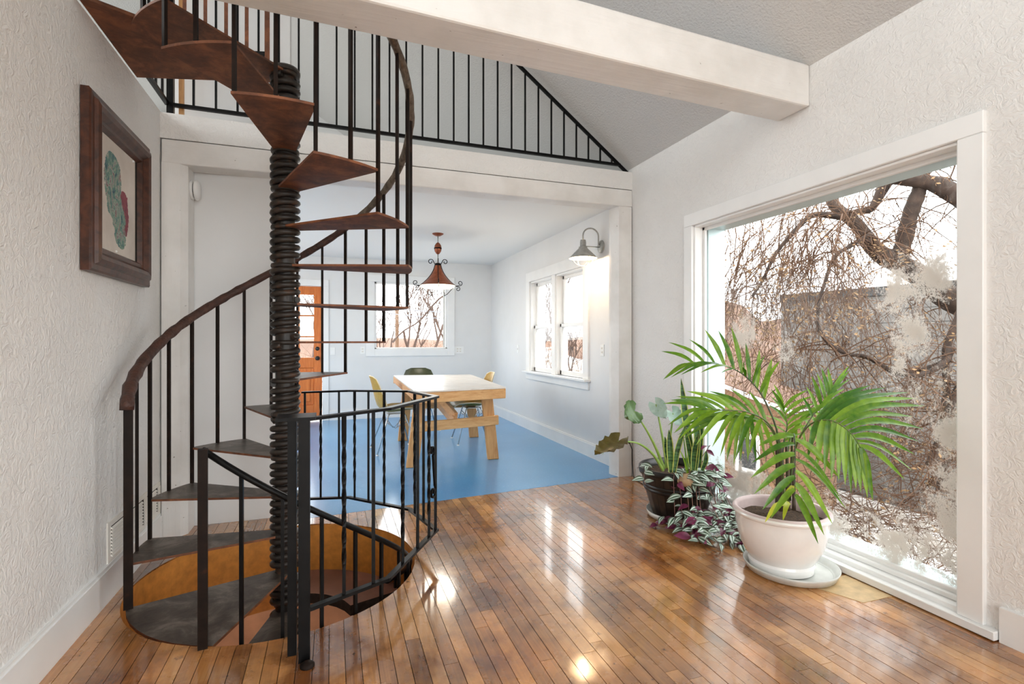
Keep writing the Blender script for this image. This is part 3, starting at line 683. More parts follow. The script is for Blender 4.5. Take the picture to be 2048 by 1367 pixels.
for k in range(-1, -9, -1):
    a = 251 + STEP * (-k)
    sp(tread(a, a - STEP - 1, k * RISE), 'tread', ['worn_steel', 'rust_steel'])
# top landing plate
p0 = pol(-152.7, 0.06).xy; p3 = (-0.307, 3.067)
sp(MB().prism([tuple(p0), (-0.983, 2.555), (-0.983, 3.245), p3], 2.603, 2.618, 0, 1), 'landing', ['worn_steel', 'rust_steel'], 'rusty landing plate')
# handrail and balusters
HO = 0.735; BRr = 0.648
def rail_pts(a0, a1, n, off, rr=0.648):
    return [pol(lerp(a0, a1, i / n), rr, (nose(lerp(a0, a1, i / n)) + off)) for i in range(n + 1)]
random.seed(3)
def sm(i): return 1 + 0.07 * math.sin(i * 1.7) + 0.05 * math.sin(i * 4.1)
pts = [p + Vector((math.cos(R(A0)), math.sin(R(A0)), 0)) * (.018 * max(0, 1 - i / 14)) for i, p in enumerate(rail_pts(A0 + 2.5, 52, 60, HO))]
pts = [pts[0] + Vector((0, -.004, -0.022))] + pts
sp(MB().tube(pts, [0.026 * sm(i) * (1.08 - 0.25 * min(1, i / 45)) for i in range(len(pts))], 10, jit=0.03), 'handrail', 'wrapped_rail', 'dark wrapped handrail')
pts = rail_pts(54, -129, 60, HO)
sp(MB().tube(pts, [0.021 * sm(i) for i in range(len(pts))], 9, jit=0.04), 'handrail', 'driftwood_rail', 'weathered grey wooden handrail')
def baluster(p, z0, z1, w=0.0145, ang=0.0, mat='brown_bar', name='baluster'):
    x = Vector((math.cos(ang), math.sin(ang), 0)); y = Vector((-x.y, x.x, 0)); h = w / 2
    c = [p - x * h - y * h, p + x * h - y * h, p + x * h + y * h, p - x * h + y * h]
    return sp(MB().hexa([(q.x, q.y, z0) for q in c] + [(q.x, q.y, z1) for q in c]), name, mat)
nw = Vector((-0.868, 2.757, 0))
baluster(nw, 0.0, nose(A0) + HO, 0.036, 0.3, 'brown_bar', 'newel_post')
for k in range(1, 14):
    a = A0 - STEP * (k - 1)
    if k > 1: baluster(pol(a, BRr), (k - 1) * RISE, nose(a) + HO, ang=R(a))
    baluster(pol(a - STEP / 2, BRr), k * RISE, nose(a - STEP / 2) + HO, ang=R(a))
# descending rail
LO = 0.93
lp = rail_pts(246.5, 400, 50, LO, 0.645)
sp(MB().tube(lp, 0.013, 8, flat=1.0), 'lower_handrail', 'black_iron', 'black handrail going down the hole')
baluster(Vector((-0.480, 2.305, 0)), -0.004, nose(246.5) + LO + .012, 0.034, 0.15, 'brown_bar', 'newel_post')
for i in range(1, 12):
    a = 246.5 + STEP / 2 * i; k = -math.ceil((a - 251) / STEP)
    baluster(pol(a, 0.645), k * RISE, nose(a) + LO, 0.014, R(a), 'black_iron')
# guard along the far edge of the landing
ga, gb = Vector((-0.335, 3.075, 0)), Vector((-0.955, 3.235, 0))
for z in (2.755, 3.50): sp(MB().bar(ga + UP * z, gb + UP * z, 0.024, 0.018), 'guard_rail', 'black_iron')
for i in range(7):
    baluster(ga.lerp(gb, i / 6), 2.618 if i in (0, 6) else 2.755, 3.50, 0.018 if i else 0.024, 0.2, 'rust_steel', 'guard_baluster')

# ------------------------------------------------------------------ iron guard around the hole
gr = empty('iron_guardrail', (0.3, 2.9, 0), label='black wrought iron guardrail with twisted bars around the stair hole', cat='railing')
GO = Vector((0.3, 2.9, 0))
def gp(mb, name, mat='black_iron', label=None):
    mb.v = [(x - GO.x, y - GO.y, z) for x, y, z in mb.v]; return mb.build(name, mat, gr, label=label)
def vtx(u, d, yt, yb): return at(u, yt, d), at(u, yb, d)
V = [(at(612, 838, 1.985), at(616, 1217, 1.985)), vtx(775.5, 2.257, 817, 1157), vtx(872, 2.885, 793, 1059), vtx(820, 3.265, 782, 1018), vtx(698, 3.60, 781, 994), vtx(607, 3.62, 784, 997)]
for i in range(len(V) - 1):
    d1 = (V[i + 1][0] - V[i][0]).normalized() * 0.008
    gp(MB().bar(V[i][0] - d1, V[i + 1][0] + d1, 0.034, 0.012), 'top_rail'); gp(MB().bar(V[i][1] - d1, V[i + 1][1] + d1, 0.026, 0.014), 'bottom_rail')
def twist(a, b, w=0.0135, turns=3.2):
    """square bar, twisted in its middle part"""
    a = Vector(a); b = Vector(b); n = 34; vs = []; fs = []
    for i in range(n + 1):
        t = i / n; tw = min(1, max(0, (t - 0.16) / 0.70)) * turns * math.pi; p = a.lerp(b, t)
        for j in range(4):
            an = tw + math.pi / 4 + j * math.pi / 2; vs.append((p.x + math.cos(an) * w * 0.72, p.y + math.sin(an) * w * 0.72, p.z))
    for i in range(n):
        for j in range(4): fs.append((i * 4 + j, i * 4 + (j + 1) % 4, (i + 1) * 4 + (j + 1) % 4, (i + 1) * 4 + j))
    return MB()._add(vs, fs)
def gbar(seg, t, kind):
    top = V[seg][0].lerp(V[seg + 1][0], t); bot = V[seg][1].lerp(V[seg + 1][1], t)
    m_ = Vector((bot.x, bot.y, 0)); tp = Vector((bot.x, bot.y, top.z))
    if kind: gp(twist(bot, tp), 'twisted_bar')
    else:
        h = 0.0072; gp(MB().box(bot.x - h, bot.x + h, bot.y - h, bot.y + h, bot.z, tp.z), 'plain_bar')
for seg, t, k in [(0, 0.42, 1), (0, 0.80, 0), (1, 0.26, 1), (1, 0.56, 0), (1, 0.82, 1), (1, 0.985, 0), (2, 0.45, 0), (2, 0.80, 1), (3, 0.10, 0), (3, 0.40, 1), (3, 0.66, 0), (3, 0.9, 1), (4, 0.22, 0), (4, 0.62, 1), (4, 0.97, 0)]:
    gbar(seg, t, k)
# scrolls at the outer corner
def spiral(c, ax, up, r0, turns, sgn=1, n=26, ph=0):
    return [c + ax * (r0 * (1 - 0.72 * i / n)) * math.cos(ph + sgn * i / n * turns * 2 * math.pi) + up * (r0 * (1 - 0.72 * i / n)) * math.sin(ph + sgn * i / n * turns * 2 * math.pi) for i in range(n + 1)]
ct = V[1][1].lerp(V[2][1], 0.90); ax = (V[2][1] - V[1][1]).normalized(); ax.z = 0; ax.normalize()
up_c = Vector((ct.x, ct.y, 0.60)); lo_c = Vector((ct.x, ct.y, 0.37)) + ax * 0.015
s1 = spiral(up_c, ax, UP, 0.030, 1.3, 1, ph=-1.2); s2 = spiral(lo_c, ax, UP, 0.040, 1.3, -1, ph=0.9)
path = s1[::-1] + s2
gp(MB().tube(path, 0.008, 4, flat=0.5), 'scroll', label='wrought iron scroll')
# corner newels
b0 = V[0][0]
for dx, dy, w_, zt in ((0.012, -0.075, 0.040, 0.905), (-0.034, -0.018, 0.032, 0.905)):
    x, y = -0.112 + dx, 2.165 + dy
    gp(MB().box(x - w_ / 2, x + w_ / 2, y - w_ / 2, y + w_ / 2, 0.0, zt), 'newel_post')
gp(MB().box(-0.20, -0.06, 2.06, 2.19, 0.905, 0.917), 'post_cap', label='flat steel cap')
k = MB().lathe([(0.001, 0.02), (0.016, 0.016), (0.026, 0.008), (0.026, 0.0)], 16, c=(-0.088, 2.045, 0)); gp(k, 'foot_bolt', 'brown_bar')

# ------------------------------------------------------------------ loft railing on top of the header
lr = empty('loft_railing', (0.7, 3.85, 2.65), label='black baluster railing along the loft edge above the header', cat='railing')
LRO = Vector((0.7, 3.85, 2.65))
def lrp(mb, name, mat='black_iron', label=None):
    mb.v = [(x - LRO.x, y - LRO.y, z - LRO.z) for x, y, z in mb.v]; return mb.build(name, mat, lr, label=label)
def ry(x): return hy(x) + 0.045
def rz(x): return hz(x, 2.592, 2.708) + 0.068
lrp(MB().bar((-0.945, ry(-0.945), rz(-0.945)), (2.425, ry(2.425), rz(2.425)), 0.026, 0.02), 'bottom_rail')
SX0, SZ0, SX1, SZ1 = 1.50, 3.39, 2.50, 2.715
lrp(MB().bar((SX0 - .25, ry(SX0 - .25), SZ0 + .17), (SX1, ry(SX1), SZ1), 0.022, 0.022), 'sloping_rail')
lrp(MB().bar((-0.945, ry(-0.945), 3.56), (1.26, ry(1.26), 3.56), 0.03, 0.02), 'top_rail')
x = -0.945 + 0.1215; i = 0
while x < 2.36:
    zt = 3.56 if x < 1.25 else SZ0 + (x - SX0) * (SZ1 - SZ0) / (SX1 - SX0)
    h = 0.0062; y = ry(x); lrp(MB().box(x - h, x + h, y - h, y + h, rz(x), zt), 'baluster'); x += 0.1215
h = 0.018
lrp(MB().box(-0.945 - h, -0.945 + h, ry(-.945) - h, ry(-.945) + h, 2.592, 3.60), 'post')
lrp(MB().box(-0.908, -0.882, ry(-.9) + .02, ry(-.9) + .045, 2.594, 3.6), 'post_board', 'pine_z', 'raw wooden strip')
for z in (2.665, 3.56): lrp(MB().bar((-0.962, 3.25, z), (-0.962, ry(-.945), z), 0.024, 0.02), 'side_rail')
for yy in (3.36, 3.48, 3.60): lrp(MB().box(-0.968, -0.956, yy - .006, yy + .006, 2.665, 3.56), 'baluster')

# ------------------------------------------------------------------ picture on the left wall
pf = empty('framed_picture', (XL, 2.95, 1.88), label='framed abstract drawing hanging on the left plaster wall', cat='picture')
PY0_, PY1_, PZ0_, PZ1_ = 2.60, 3.345, 1.497, 2.262
FD = 0.055
def frame_side(a, b, prof):
    """mitred moulding; prof = [(inset, height)] across; a,b outer corners in (y,z), inward normal from centre"""
    cy_, cz_ = (PY0_ + PY1_) / 2, (PZ0_ + PZ1_) / 2; g = []
    for ins, hgt in prof:
        row = []
        for (y, z) in (a, b):
            row.append((XL + 0.004 + hgt - XL, y + (ins if y < cy_ else -ins) - 2.95, z + (ins if z < cz_ else -ins) - 1.88))
        g.append(row)
    return g
prof = [(0, 0), (0, 0.030), (0.008, 0.036), (0.030, 0.038), (0.038, 0.050), (0.055, 0.056), (0.075, 0.050), (0.088, 0.034), (0.092, 0.030), (0.108, 0.030), (0.118, 0.016), (0.122, 0.010)]
cs = [(PY0_, PZ0_), (PY1_, PZ0_), (PY1_, PZ1_), (PY0_, PZ1_)]
for i in range(4):
    g = frame_side(cs[i], cs[(i + 1) % 4], prof); m_ = MB().grid(g, smooth=False)
    m_.f = [f[::-1] for f in m_.f]
    m_.build('frame_moulding', 'frame_wood', pf)
MB().box(0.0015, 0.012, PY0_ + .02 - 2.95, PY1_ - .02 - 2.95, PZ0_ + .02 - 1.88, PZ1_ - .02 - 1.88).build('backing', 'dark_gap_shade', pf)
# drawing paper with its coloured figure
m = N('drawing_paper'); sp_ = m.n('ShaderNodeSeparateXYZ'); m.l(m.n('ShaderNodeTexCoord').outputs['Object'], sp_.inputs[0])
yy, zz = sp_.outputs[1], sp_.outputs[2]
wob = m.math('MULTIPLY', m.math('SUBTRACT', m.noise(m.pos(obj=True), 17, 6, 0.7), 0.5), 0.11)
def ell(cy_, cz_, ry_, rz_, sl=0.0):
    yv = m.math('ADD', m.math('SUBTRACT', m.math('ADD', yy, wob), cy_), m.math('MULTIPLY', m.math('SUBTRACT', zz, cz_), sl))
    a = m.math('DIVIDE', yv, ry_); b = m.math('DIVIDE', m.math('SUBTRACT', zz, cz_), rz_)
    return m.math('LESS_THAN', m.math('ADD', m.math('POWER', m.math('ABSOLUTE', a), 2), m.math('POWER', m.math('ABSOLUTE', b), 4)), 1.0)
body = m.math('MAXIMUM', ell(-0.035, 0.05, 0.095, 0.155, 0.10), ell(0.035, -0.12, 0.075, 0.11, 0.25))
red = ell(0.10, -0.05, 0.045, 0.11, 0.06); ochre = ell(-0.045, 0.16, 0.035, 0.035)
hue = m.noise(m.pos((1, 8, 5), obj=True), 2.4, 8, 0.8, 1.8)
pc = m.ramp(hue, [(0.36, srgb(44, 52, 84)), (0.43, srgb(84, 122, 130)), (0.49, srgb(112, 150, 124)), (0.54, srgb(184, 182, 176)), (0.58, srgb(104, 76, 96)), (0.64, srgb(166, 116, 88))])
rc = m.ramp(hue, [(0.35, srgb(104, 60, 78)), (0.6, srgb(158, 84, 92)), (0.75, srgb(120, 104, 130))])
paper = m.ramp(m.noise(m.pos(obj=True), 7, 4), [(0.3, srgb(204, 194, 184)), (0.7, srgb(222, 214, 204))])
c = m.mix(red, paper, rc); c = m.mix(ochre, c, srgb(168, 156, 96)); c = m.mix(body, c, pc)
m.set(Base_Color=c, Roughness=0.8)
MB().box(0.011, 0.014, -0.235, 0.245, -0.265, 0.262).build('drawing', 'drawing_paper', pf, label='coloured abstract figure on cream paper')
for y_, z_ in ((-0.205, 0.248), (0.21, 0.25), (-0.01, -0.252)): MB().sphere((0.016, y_, z_), 0.006, 8).build('pin', 'white_plastic', pf)

# ------------------------------------------------------------------ small wall fittings
vt = empty('wall_register', (XL, 3.26, 0.26), label='long white louvred heating register low on the left wall', cat='vent')
def vp(mb, n, m_): return mb.build(n, m_, vt)
vp(MB().box(0.0, 0.006, -0.385, 0.385, -0.095, 0.095), 'plate', 'white_metal'); vp(MB().box(0.004, 0.007, -0.35, 0.35, -0.07, 0.07), 'opening', 'dark_gap_shade')
for s_ in range(3):
    a = lerp(-0.355, 0.355, s_ / 3); b = lerp(-0.355, 0.355, (s_ + 1) / 3)
    vp(MB().box(0.006, 0.012, b - .03, b + .012, -0.075, 0.075), 'divider', 'white_metal')
    for j in range(9):
        z = lerp(-0.064, 0.064, j / 8)
        vp(MB().hexa([(0.006, a, z - .006), (0.014, a, z - .009), (0.014, b - .055, z - .009), (0.006, b - .055, z - .006), (0.006, a, z + .003), (0.014, a, z - .005), (0.014, b - .055, z - .005), (0.006, b - .055, z + .003)]), 'louvre', 'white_metal')
sd = empty('smoke_detector', (-0.85, 3.775, 2.165), label='round white smoke detector on the left timber post', cat='smoke detector')
def axx(mb, sgn=1):   # lathe axis z -> +x
    mb.v = [(z * sgn, y, x) for x, y, z in mb.v]; return mb
axx(MB().lathe([(0.001, 0.0), (0.060, 0.0), (0.060, 0.012), (0.052, 0.016)], 28)).build('base', 'white_plastic', sd)
axx(MB().lathe([(0.048, 0.012), (0.048, 0.022)], 28)).build('vent_slot', 'dark_gap_shade', sd)
axx(MB().lathe([(0.052, 0.020), (0.062, 0.022), (0.064, 0.034), (0.056, 0.044), (0.001, 0.047)], 28)).build('cover', 'white_plastic', sd)
def plate(name, loc, ax, gang, kind, label, cat):
    e = empty(name, loc, label=label, cat=cat); wd = 0.036 * gang + (0.0 if gang == 1 else 0.01)
    def t(mb):
        if ax == 'y': mb.v = [(x, -z, y) for x, y, z in mb.v]
        else: mb.v = [(-z, x, y) for x, y, z in mb.v]
        return mb
    bevel(t(MB().box(-wd, wd, -0.058, 0.058, 0, 0.006)).build('cover_plate', 'white_plastic', e), 0.002, 1)
    for g in range(gang):
        x = (g - (gang - 1) / 2) * 0.046
        if kind == 'switch': t(MB().box(x - .005, x + .005, -0.012, 0.012, 0.006, 0.016)).build('toggle', 'white_plastic', e)
        else:
            for z in (-0.02, 0.02):
                r_ = t(MB().box(x - .016, x + .016, z - .013, z + .013, 0.005, 0.008)).build('receptacle', 'white_metal', e)
                for dx in (-.006, .006): t(MB().box(x + dx - .0012, x + dx + .0012, z - .004, z + .006, 0.008, 0.0085)).build('slot', 'dark_gap_shade', r_)
plate('light_switch', (0.0, YB, 1.05), 'y', 1, 'switch', 'white light switch beside the orange door', 'switch')
plate('wall_outlet', (0.44, YB, 1.06), 'y', 1, 'outlet', 'white wall outlet left of the pendant window', 'outlet')
plate('wall_outlet', (1.965, YB, 1.055), 'y', 2, 'outlet', 'double white wall outlet right of the pendant window', 'outlet')
plate('light_switch', (XR, 6.99, 1.09), 'x', 1, 'switch', 'white light switch on the wall left of the double window', 'switch')
plate('wall_outlet', (XR, 4.53, 1.11), 'x', 1, 'outlet', 'white wall outlet below the barn sconce', 'outlet')
cd = MB().tube([(2.49, 3.975, 0.30), (2.495, 3.975, 0.29), (2.515, 3.972, 0.24), (2.517, 3.97, 0.12), (2.50, 3.93, 0.02), (2.47, 3.86, 0.006), (2.46, 3.74, 0.005), (2.44, 3.60, 0.005), (2.46, 3.45, 0.02), (2.45, 3.32, 0.06)], 0.004, 7)
cd.sphere((2.49, 3.978, 0.302), 0.012, 8)
cd.build('power_cord', 'black_plastic', label='thin black cord hanging beside the right timber post', cat='cord')

# ------------------------------------------------------------------ barn sconce
bs = empty('barn_sconce', (XR, 4.55, 2.14), label='galvanized gooseneck barn sconce lit beside the double window', cat='wall lamp')
axx(MB().lathe([(0.001, 0.022), (0.05, 0.020), (0.062, 0.012), (0.064, 0.0)], 28), -1).build('wall_plate', 'galvanized', bs)
pts = [(-0.02, 0, 0.02), (-0.035, 0, 0.03)] + [(-0.12 + 0.085 * math.cos(R(a)), 0, 0.10 + 0.075 * math.sin(R(a))) for a in range(0, 181, 15)] + [(-0.205, 0, 0.05)]
MB().tube(pts, 0.0075, 10).build('gooseneck', 'galvanized', bs)
MB().tube([(-0.018, 0, -0.005), (-0.20, 0, -0.005)], 0.005, 8).build('strut', 'galvanized', bs)
SX = -0.205
sh = MB().lathe([(0.026, 0.055), (0.030, 0.03), (0.030, -0.01), (0.042, -0.014), (0.042, -0.026), (0.135, -0.118), (0.138, -0.126)], 36, c=(SX, 0, 0)).build('shade', 'galvanized', bs)
MB().lathe([(0.040, -0.028), (0.132, -0.119), (0.137, -0.126)], 36, c=(SX, 0, 0)).build('shade_lining', 'white_metal', sh)
g = MB()
for a in (0, 90):
    g.tube([(SX + 0.115 * math.cos(R(t)) * math.cos(R(a)), 0.115 * math.cos(R(t)) * math.sin(R(a)), -0.12 - 0.085 * math.sin(R(t))) for t in range(0, 181, 15)], 0.0035, 6)
g.build('guard_wire', 'white_metal', bs)
m = N('warm_bulb'); m.set(Base_Color=(1, 0.9, 0.75, 1), Emission_Color=(1, 0.78, 0.5, 1), Emission_Strength=9.0)
MB().sphere((SX, 0, -0.085), 0.030, 14, sc=(1, 1, 1.2)).build('bulb', 'warm_bulb', bs)
lamp('sconce_light', (XR + SX, 4.55, 2.14 - 0.135), 3.2, (1.0, 0.72, 0.42), 0.03)

# ------------------------------------------------------------------ copper pendant
pd = empty('copper_pendant_lamp', (1.185, 6.08, 2.48), label='copper bell pendant lamp with black scrolls over the table', cat='pendant lamp')
def zz_(z): return z - 2.48
MB().lathe([(0.001, -0.030), (0.03, -0.028), (0.062, -0.010), (0.068, 0.0)], 28).build('canopy', 'copper', pd)
MB().tube([(0, 0, -0.02), (0, 0, -0.115)], 0.006, 8).build('rod', 'galvanized', pd); MB().tube([(0, 0, -0.235), (0, 0, -0.36)], 0.007, 8).build('rod', 'galvanized', pd)
MB().lathe([(0.008, -0.105), (0.022, -0.115), (0.038, -0.14), (0.043, -0.168), (0.043, -0.182), (0.038, -0.21), (0.022, -0.236), (0.008, -0.246)], 24).build('pulley', 'copper', pd)
MB().lathe([(0.0445, -0.168), (0.046, -0.171), (0.046, -0.179), (0.0445, -0.182)], 24).build('pulley_band', 'black_iron', pd)
prof = []
for i in range(13):
    t = i / 12; prof.append((0.030 + 0.045 * t + 0.135 * t ** 2.2, -0.365 - 0.255 * t))
sd_ = MB().lathe(prof, 40).build('shade', 'copper', pd)
MB().lathe([(0.028, -0.352), (0.036, -0.356), (0.036, -0.378), (0.031, -0.38)], 24).build('shade_collar', 'black_iron', sd_)
g = MB(); n = 64; top = []; bot = []
for j in range(n + 1):
    a = 2 * math.pi * j / n; top.append((0.206 * math.cos(a), 0.206 * math.sin(a), -0.617)); bot.append((0.19 * math.cos(a), 0.19 * math.sin(a), -0.640 - 0.006 * abs(math.sin(j * math.pi / 4))))
g.grid([top, bot])
m = N('lit_diffuser'); m.set(Base_Color=(0.9, 0.86, 0.74, 1), Emission_Color=(1, 0.93, 0.75, 1), Emission_Strength=1.3, Roughness=0.5)
g.lathe([(0.19, -0.640), (0.12, -0.648), (0.001, -0.650)], 32)
g.build('diffuser', 'lit_diffuser', pd)
def flatcurve(pts2, az, rad=0.0045):
    c_, s_ = math.cos(az), math.sin(az); return MB().tube([(r * c_, r * s_, z) for r, z in pts2], rad, 6)
def sp2(cx_, cz_, r0, turns, ph, sgn): return [(cx_ + r0 * (1 - .65 * i / 20) * math.cos(ph + sgn * i / 20 * turns * 6.283), cz_ + r0 * (1 - .65 * i / 20) * math.sin(ph + sgn * i / 20 * turns * 6.283)) for i in range(21)]
for k in range(4):
    az = R(-19.2 + 90 * k + 10)
    top_s = sp2(0.085, -0.335, 0.034, 1.1, math.pi, -1)[::-1]
    rib = [(r + 0.004, z) for r, z in prof]
    out = sp2(0.262, -0.585, 0.030, 1.15, -1.7, 1)
    flatcurve(top_s + rib + out, az).build('scroll_rib', 'black_iron', pd)
    flatcurve([(0.212, -0.622)] + sp2(0.238, -0.655, 0.028, 1.1, 1.7, -1), az, 0.004).build('lower_scroll', 'black_iron', pd)
for k in range(2):
    az = R(-19.2 + 180 * k)
    pts = [(0.205, -0.625), (0.165, -0.66), (0.115, -0.715), (0.085, -0.735)] + sp2(0.055, -0.715, 0.028, 1.0, -1.0, 1)
    flatcurve(pts, az, 0.004).build('under_scroll', 'black_iron', pd)
lamp('pendant_light', (1.185, 6.08, 1.80), 9, (1.0, 0.9, 0.76), 0.2)

# ------------------------------------------------------------------ dining table
tb = empty('dining_table', (1.17, 5.6, 0), label='pine trestle dining table with a pale worn top', cat='table')
TOFF = Vector((1.17, 5.6, 0))
def tp(mb, n, m_, bv=0.004, label=None):
    mb.v = [(x - TOFF.x, y - TOFF.y, z) for x, y, z in mb.v]; o = mb.build(n, m_, tb, label=label); return bevel(o, bv, 1) if bv else o
FL, FR, BR_, BL = (0.672, 4.47), (1.552, 4.63), (1.71, 6.56), (0.735, 6.70)
tp(MB().prism([FL, FR, BR_, BL], 0.752, 0.766), 'table_top', 'table_laminate', 0.002)
def board(a, b, za, zb, th, n, m_):
    a = Vector((a[0], a[1], 0)); b = Vector((b[0], b[1], 0)); d = (b - a).normalized(); nrm = Vector((-d.y, d.x, 0)) * th
    q = [a, b, b + nrm, a + nrm]; return tp(MB().hexa([(p.x, p.y, za) for p in q] + [(p.x, p.y, zb) for p in q]), n, m_)
board(FL, FR, 0.660, 0.751, 0.036, 'apron', 'pine_x'); board(BR_, BL, 0.665, 0.751, 0.036, 'apron', 'pine_x')
board(FR, BR_, 0.675, 0.751, 0.034, 'apron', 'pine_y'); board(BL, FL, 0.675, 0.751, 0.034, 'apron', 'pine_y')
def leg(xt, yt, xb, yb, wx=0.115, wy=0.04):
    q = [(-wx / 2, -wy / 2), (wx / 2, -wy / 2), (wx / 2, wy / 2), (-wx / 2, wy / 2)]
    return tp(MB().hexa([(xb + i, yb + j, 0.002) for i, j in q] + [(xt + i, yt + j, 0.75) for i, j in q]), 'leg', 'pine_z')
leg(1.455, 4.98, 1.545, 5.02); leg(0.80, 4.90, 0.715, 4.94); leg(1.60, 6.22, 1.67, 6.24); leg(0.865, 6.28, 0.80, 6.30)
tp(MB().bar((0.70, 4.905, 0.385), (1.585, 4.975, 0.405), 0.036, 0.095), 'cross_brace', 'pine_x')
tp(MB().bar((0.78, 6.335, 0.42), (1.70, 6.275, 0.42), 0.036, 0.09), 'cross_brace', 'pine_x')
tp(MB().bar((1.14, 4.96, 0.41), (1.23, 6.28, 0.44), 0.04, 0.10), 'stretcher', 'pine_y')
tp(MB().bar((1.16, 5.02, 0.45), (1.02, 5.75, 0.70), 0.036, 0.085), 'knee_brace', 'pine_y')

# ------------------------------------------------------------------ shell chairs
def shell_points(off=0.0):
    prof = [(0.235, 0.425), (0.225, 0.440), (0.18, 0.448), (0.10, 0.440), (0.0, 0.428), (-0.09, 0.425), (-0.155, 0.445), (-0.195, 0.50), (-0.215, 0.57), (-0.232, 0.65), (-0.250, 0.73), (-0.268, 0.795), (-0.282, 0.822)]
    wid = [0.19, 0.215, 0.23, 0.232, 0.23, 0.225, 0.22, 0.215, 0.21, 0.205, 0.20, 0.17, 0.10]
    cup = [0.0, 0.012, 0.03, 0.045, 0.058, 0.07, 0.085, 0.085, 0.07, 0.055, 0.045, 0.035, 0.02]
    g = []
    for i, ((x, z), w_, c_) in enumerate(zip(prof, wid, cup)):
        t = max(0, min(1, (i - 4) / 4)); row = []
        for j in range(11):
            s_ = (j - 5) / 5; k = abs(s_) ** 2.2 * c_
            row.append((x + k * t + off * t, s_ * w_, z + k * (1 - t) - off * (1 - t)))
        g.append(row)
    return g
def chair(name, loc, rz, mat, edge, label, group=None):
    e = empty(name, loc, label=label, cat='chair', group=group); e.rotation_euler = (0, 0, rz)
    a = shell_points(0); b = shell_points(-0.006)
    mb = MB().grid(a); o = len(mb.v); mb.grid([r_[::-1] for r_ in b])
    mb.build('seat_shell', mat, e)
    rim = [a[0][j] for j in range(11)] + [a[i][10] for i in range(1, 13)] + [a[12][j] for j in range(9, -1, -1)] + [a[i][0] for i in range(11, 0, -1)]
    MB().tube(rim, 0.0055, 6, closed=True).build('rim', edge, e)
    for sx, sy in ((1, 1), (1, -1), (-1, 1), (-1, -1)):
        l = MB().tube([(0.075 * sx - 0.01, 0.11 * sy, 0.415), (0.09 * sx - 0.01, 0.125 * sy, 0.40), (0.215 * sx - 0.02, 0.235 * sy, 0.012)], 0.0075, 8).build('leg', 'chair_wire', e)
        MB().lathe([(0.001, 0.0), (0.015, 0.0), (0.015, 0.008), (0.009, 0.014)], 12, c=(0.215 * sx - 0.02, 0.235 * sy, 0.0)).build('glide', 'white_plastic', l)
    for sy in (1, -1):
        MB().tube([(0.105, 0.145 * sy, 0.33), (-0.01, 0.03 * sy, 0.245), (-0.125, 0.145 * sy, 0.33)], 0.004, 6).build('brace', 'chair_wire', e)
    for sx in (1, -1): MB().tube([(0.10 * sx - 0.01, 0.14, 0.355), (0.02 * sx - 0.01, 0.0, 0.25), (0.10 * sx - 0.01, -0.14, 0.355)], 0.004, 6).build('brace', 'chair_wire', e)
    MB().box(-0.10, 0.08, -0.12, 0.12, 0.408, 0.414).build('mount', 'chair_wire', e)
    return e
chair('shell_chair', (0.66, 5.80, 0), R(4), 'mustard_shell', 'shell_edge', 'mustard shell chair at the left side of the table')
chair('shell_chair', (1.575, 6.02, 0), R(176), 'mustard_shell', 'shell_edge', 'mustard shell chair at the right side of the table')
chair('shell_chair', (1.13, 7.02, 0), R(-92), 'olive_shell', 'olive_shell', 'dark olive shell chair at the far end of the table')

# ------------------------------------------------------------------ plants
def blade(pts, wid, nrm, mat, parent, name='leaflet', fold=0.25, uv=False, label=None, off=Vector((0, 0, 0)), sm=True):
    """leaf along a 3-D midrib; wid(t) half width, nrm a rough facing direction"""
    k = len(pts); g = []
    for i, p in enumerate(pts):
        t = pts[min(i + 1, k - 1)] - pts[max(i - 1, 0)]; t.normalize()
        s_ = t.cross(nrm)
        s_ = s_.normalized() if s_.length > 1e-4 else Vector((1, 0, 0)); u = s_.cross(t)
        w_ = wid(i / (k - 1)); row = []
        for j in (-1, 0, 1) if not uv else (-1, -0.5, 0, 0.5, 1): row.append(p + s_ * (j * w_) + u * (abs(j) * w_ * fold) - off)
        g.append(row)
    return MB().grid(g, uv=uv, smooth=sm).build(name, mat, parent, label=label)
def bez(ps, n):
    """smooth curve through control points"""
    out = []; k = len(ps)
    for i in range(n + 1):
        t = i / n * (k - 1); a = min(int(t), k - 2); f = t - a
        p0, p1, p2, p3 = ps[max(a - 1, 0)], ps[a], ps[a + 1], ps[min(a + 2, k - 1)]
        out.append(0.5 * ((2 * p1) + (p2 - p0) * f + (2 * p0 - 5 * p1 + 4 * p2 - p3) * f * f + (3 * p1 - p0 - 3 * p2 + p3) * f ** 3))
    return out
# --- palm
PC = Vector((2.235, 2.10, 0))
pm = empty('potted_palm', PC, label='green palm in a round white glazed pot at the window', cat='potted plant')
pot = MB()
prof = [(0.150, 0.0135), (0.172, 0.016), (0.174, 0.034), (0.178, 0.05), (0.172, 0.062), (0.195, 0.09), (0.222, 0.14), (0.240, 0.20), (0.247, 0.255), (0.248, 0.282), (0.262, 0.288), (0.266, 0.298), (0.262, 0.308), (0.248, 0.312)]
prof = [(r_ * 0.9, z * 1.03) for r_, z in prof]
bevel(MB().lathe(prof, 56).disc(0.135, 0.0139, 56, down=True).build('pot', 'pot_glaze', pm), 0.001)
MB().lathe([(r_ * .9, z * 1.03) for r_, z in [(0.262, 0.308), (0.252, 0.316), (0.238, 0.314), (0.232, 0.300), (0.222, 0.25)]], 56).build('pot_rim', 'pot_inside', pm)
sg = []
random.seed(5)
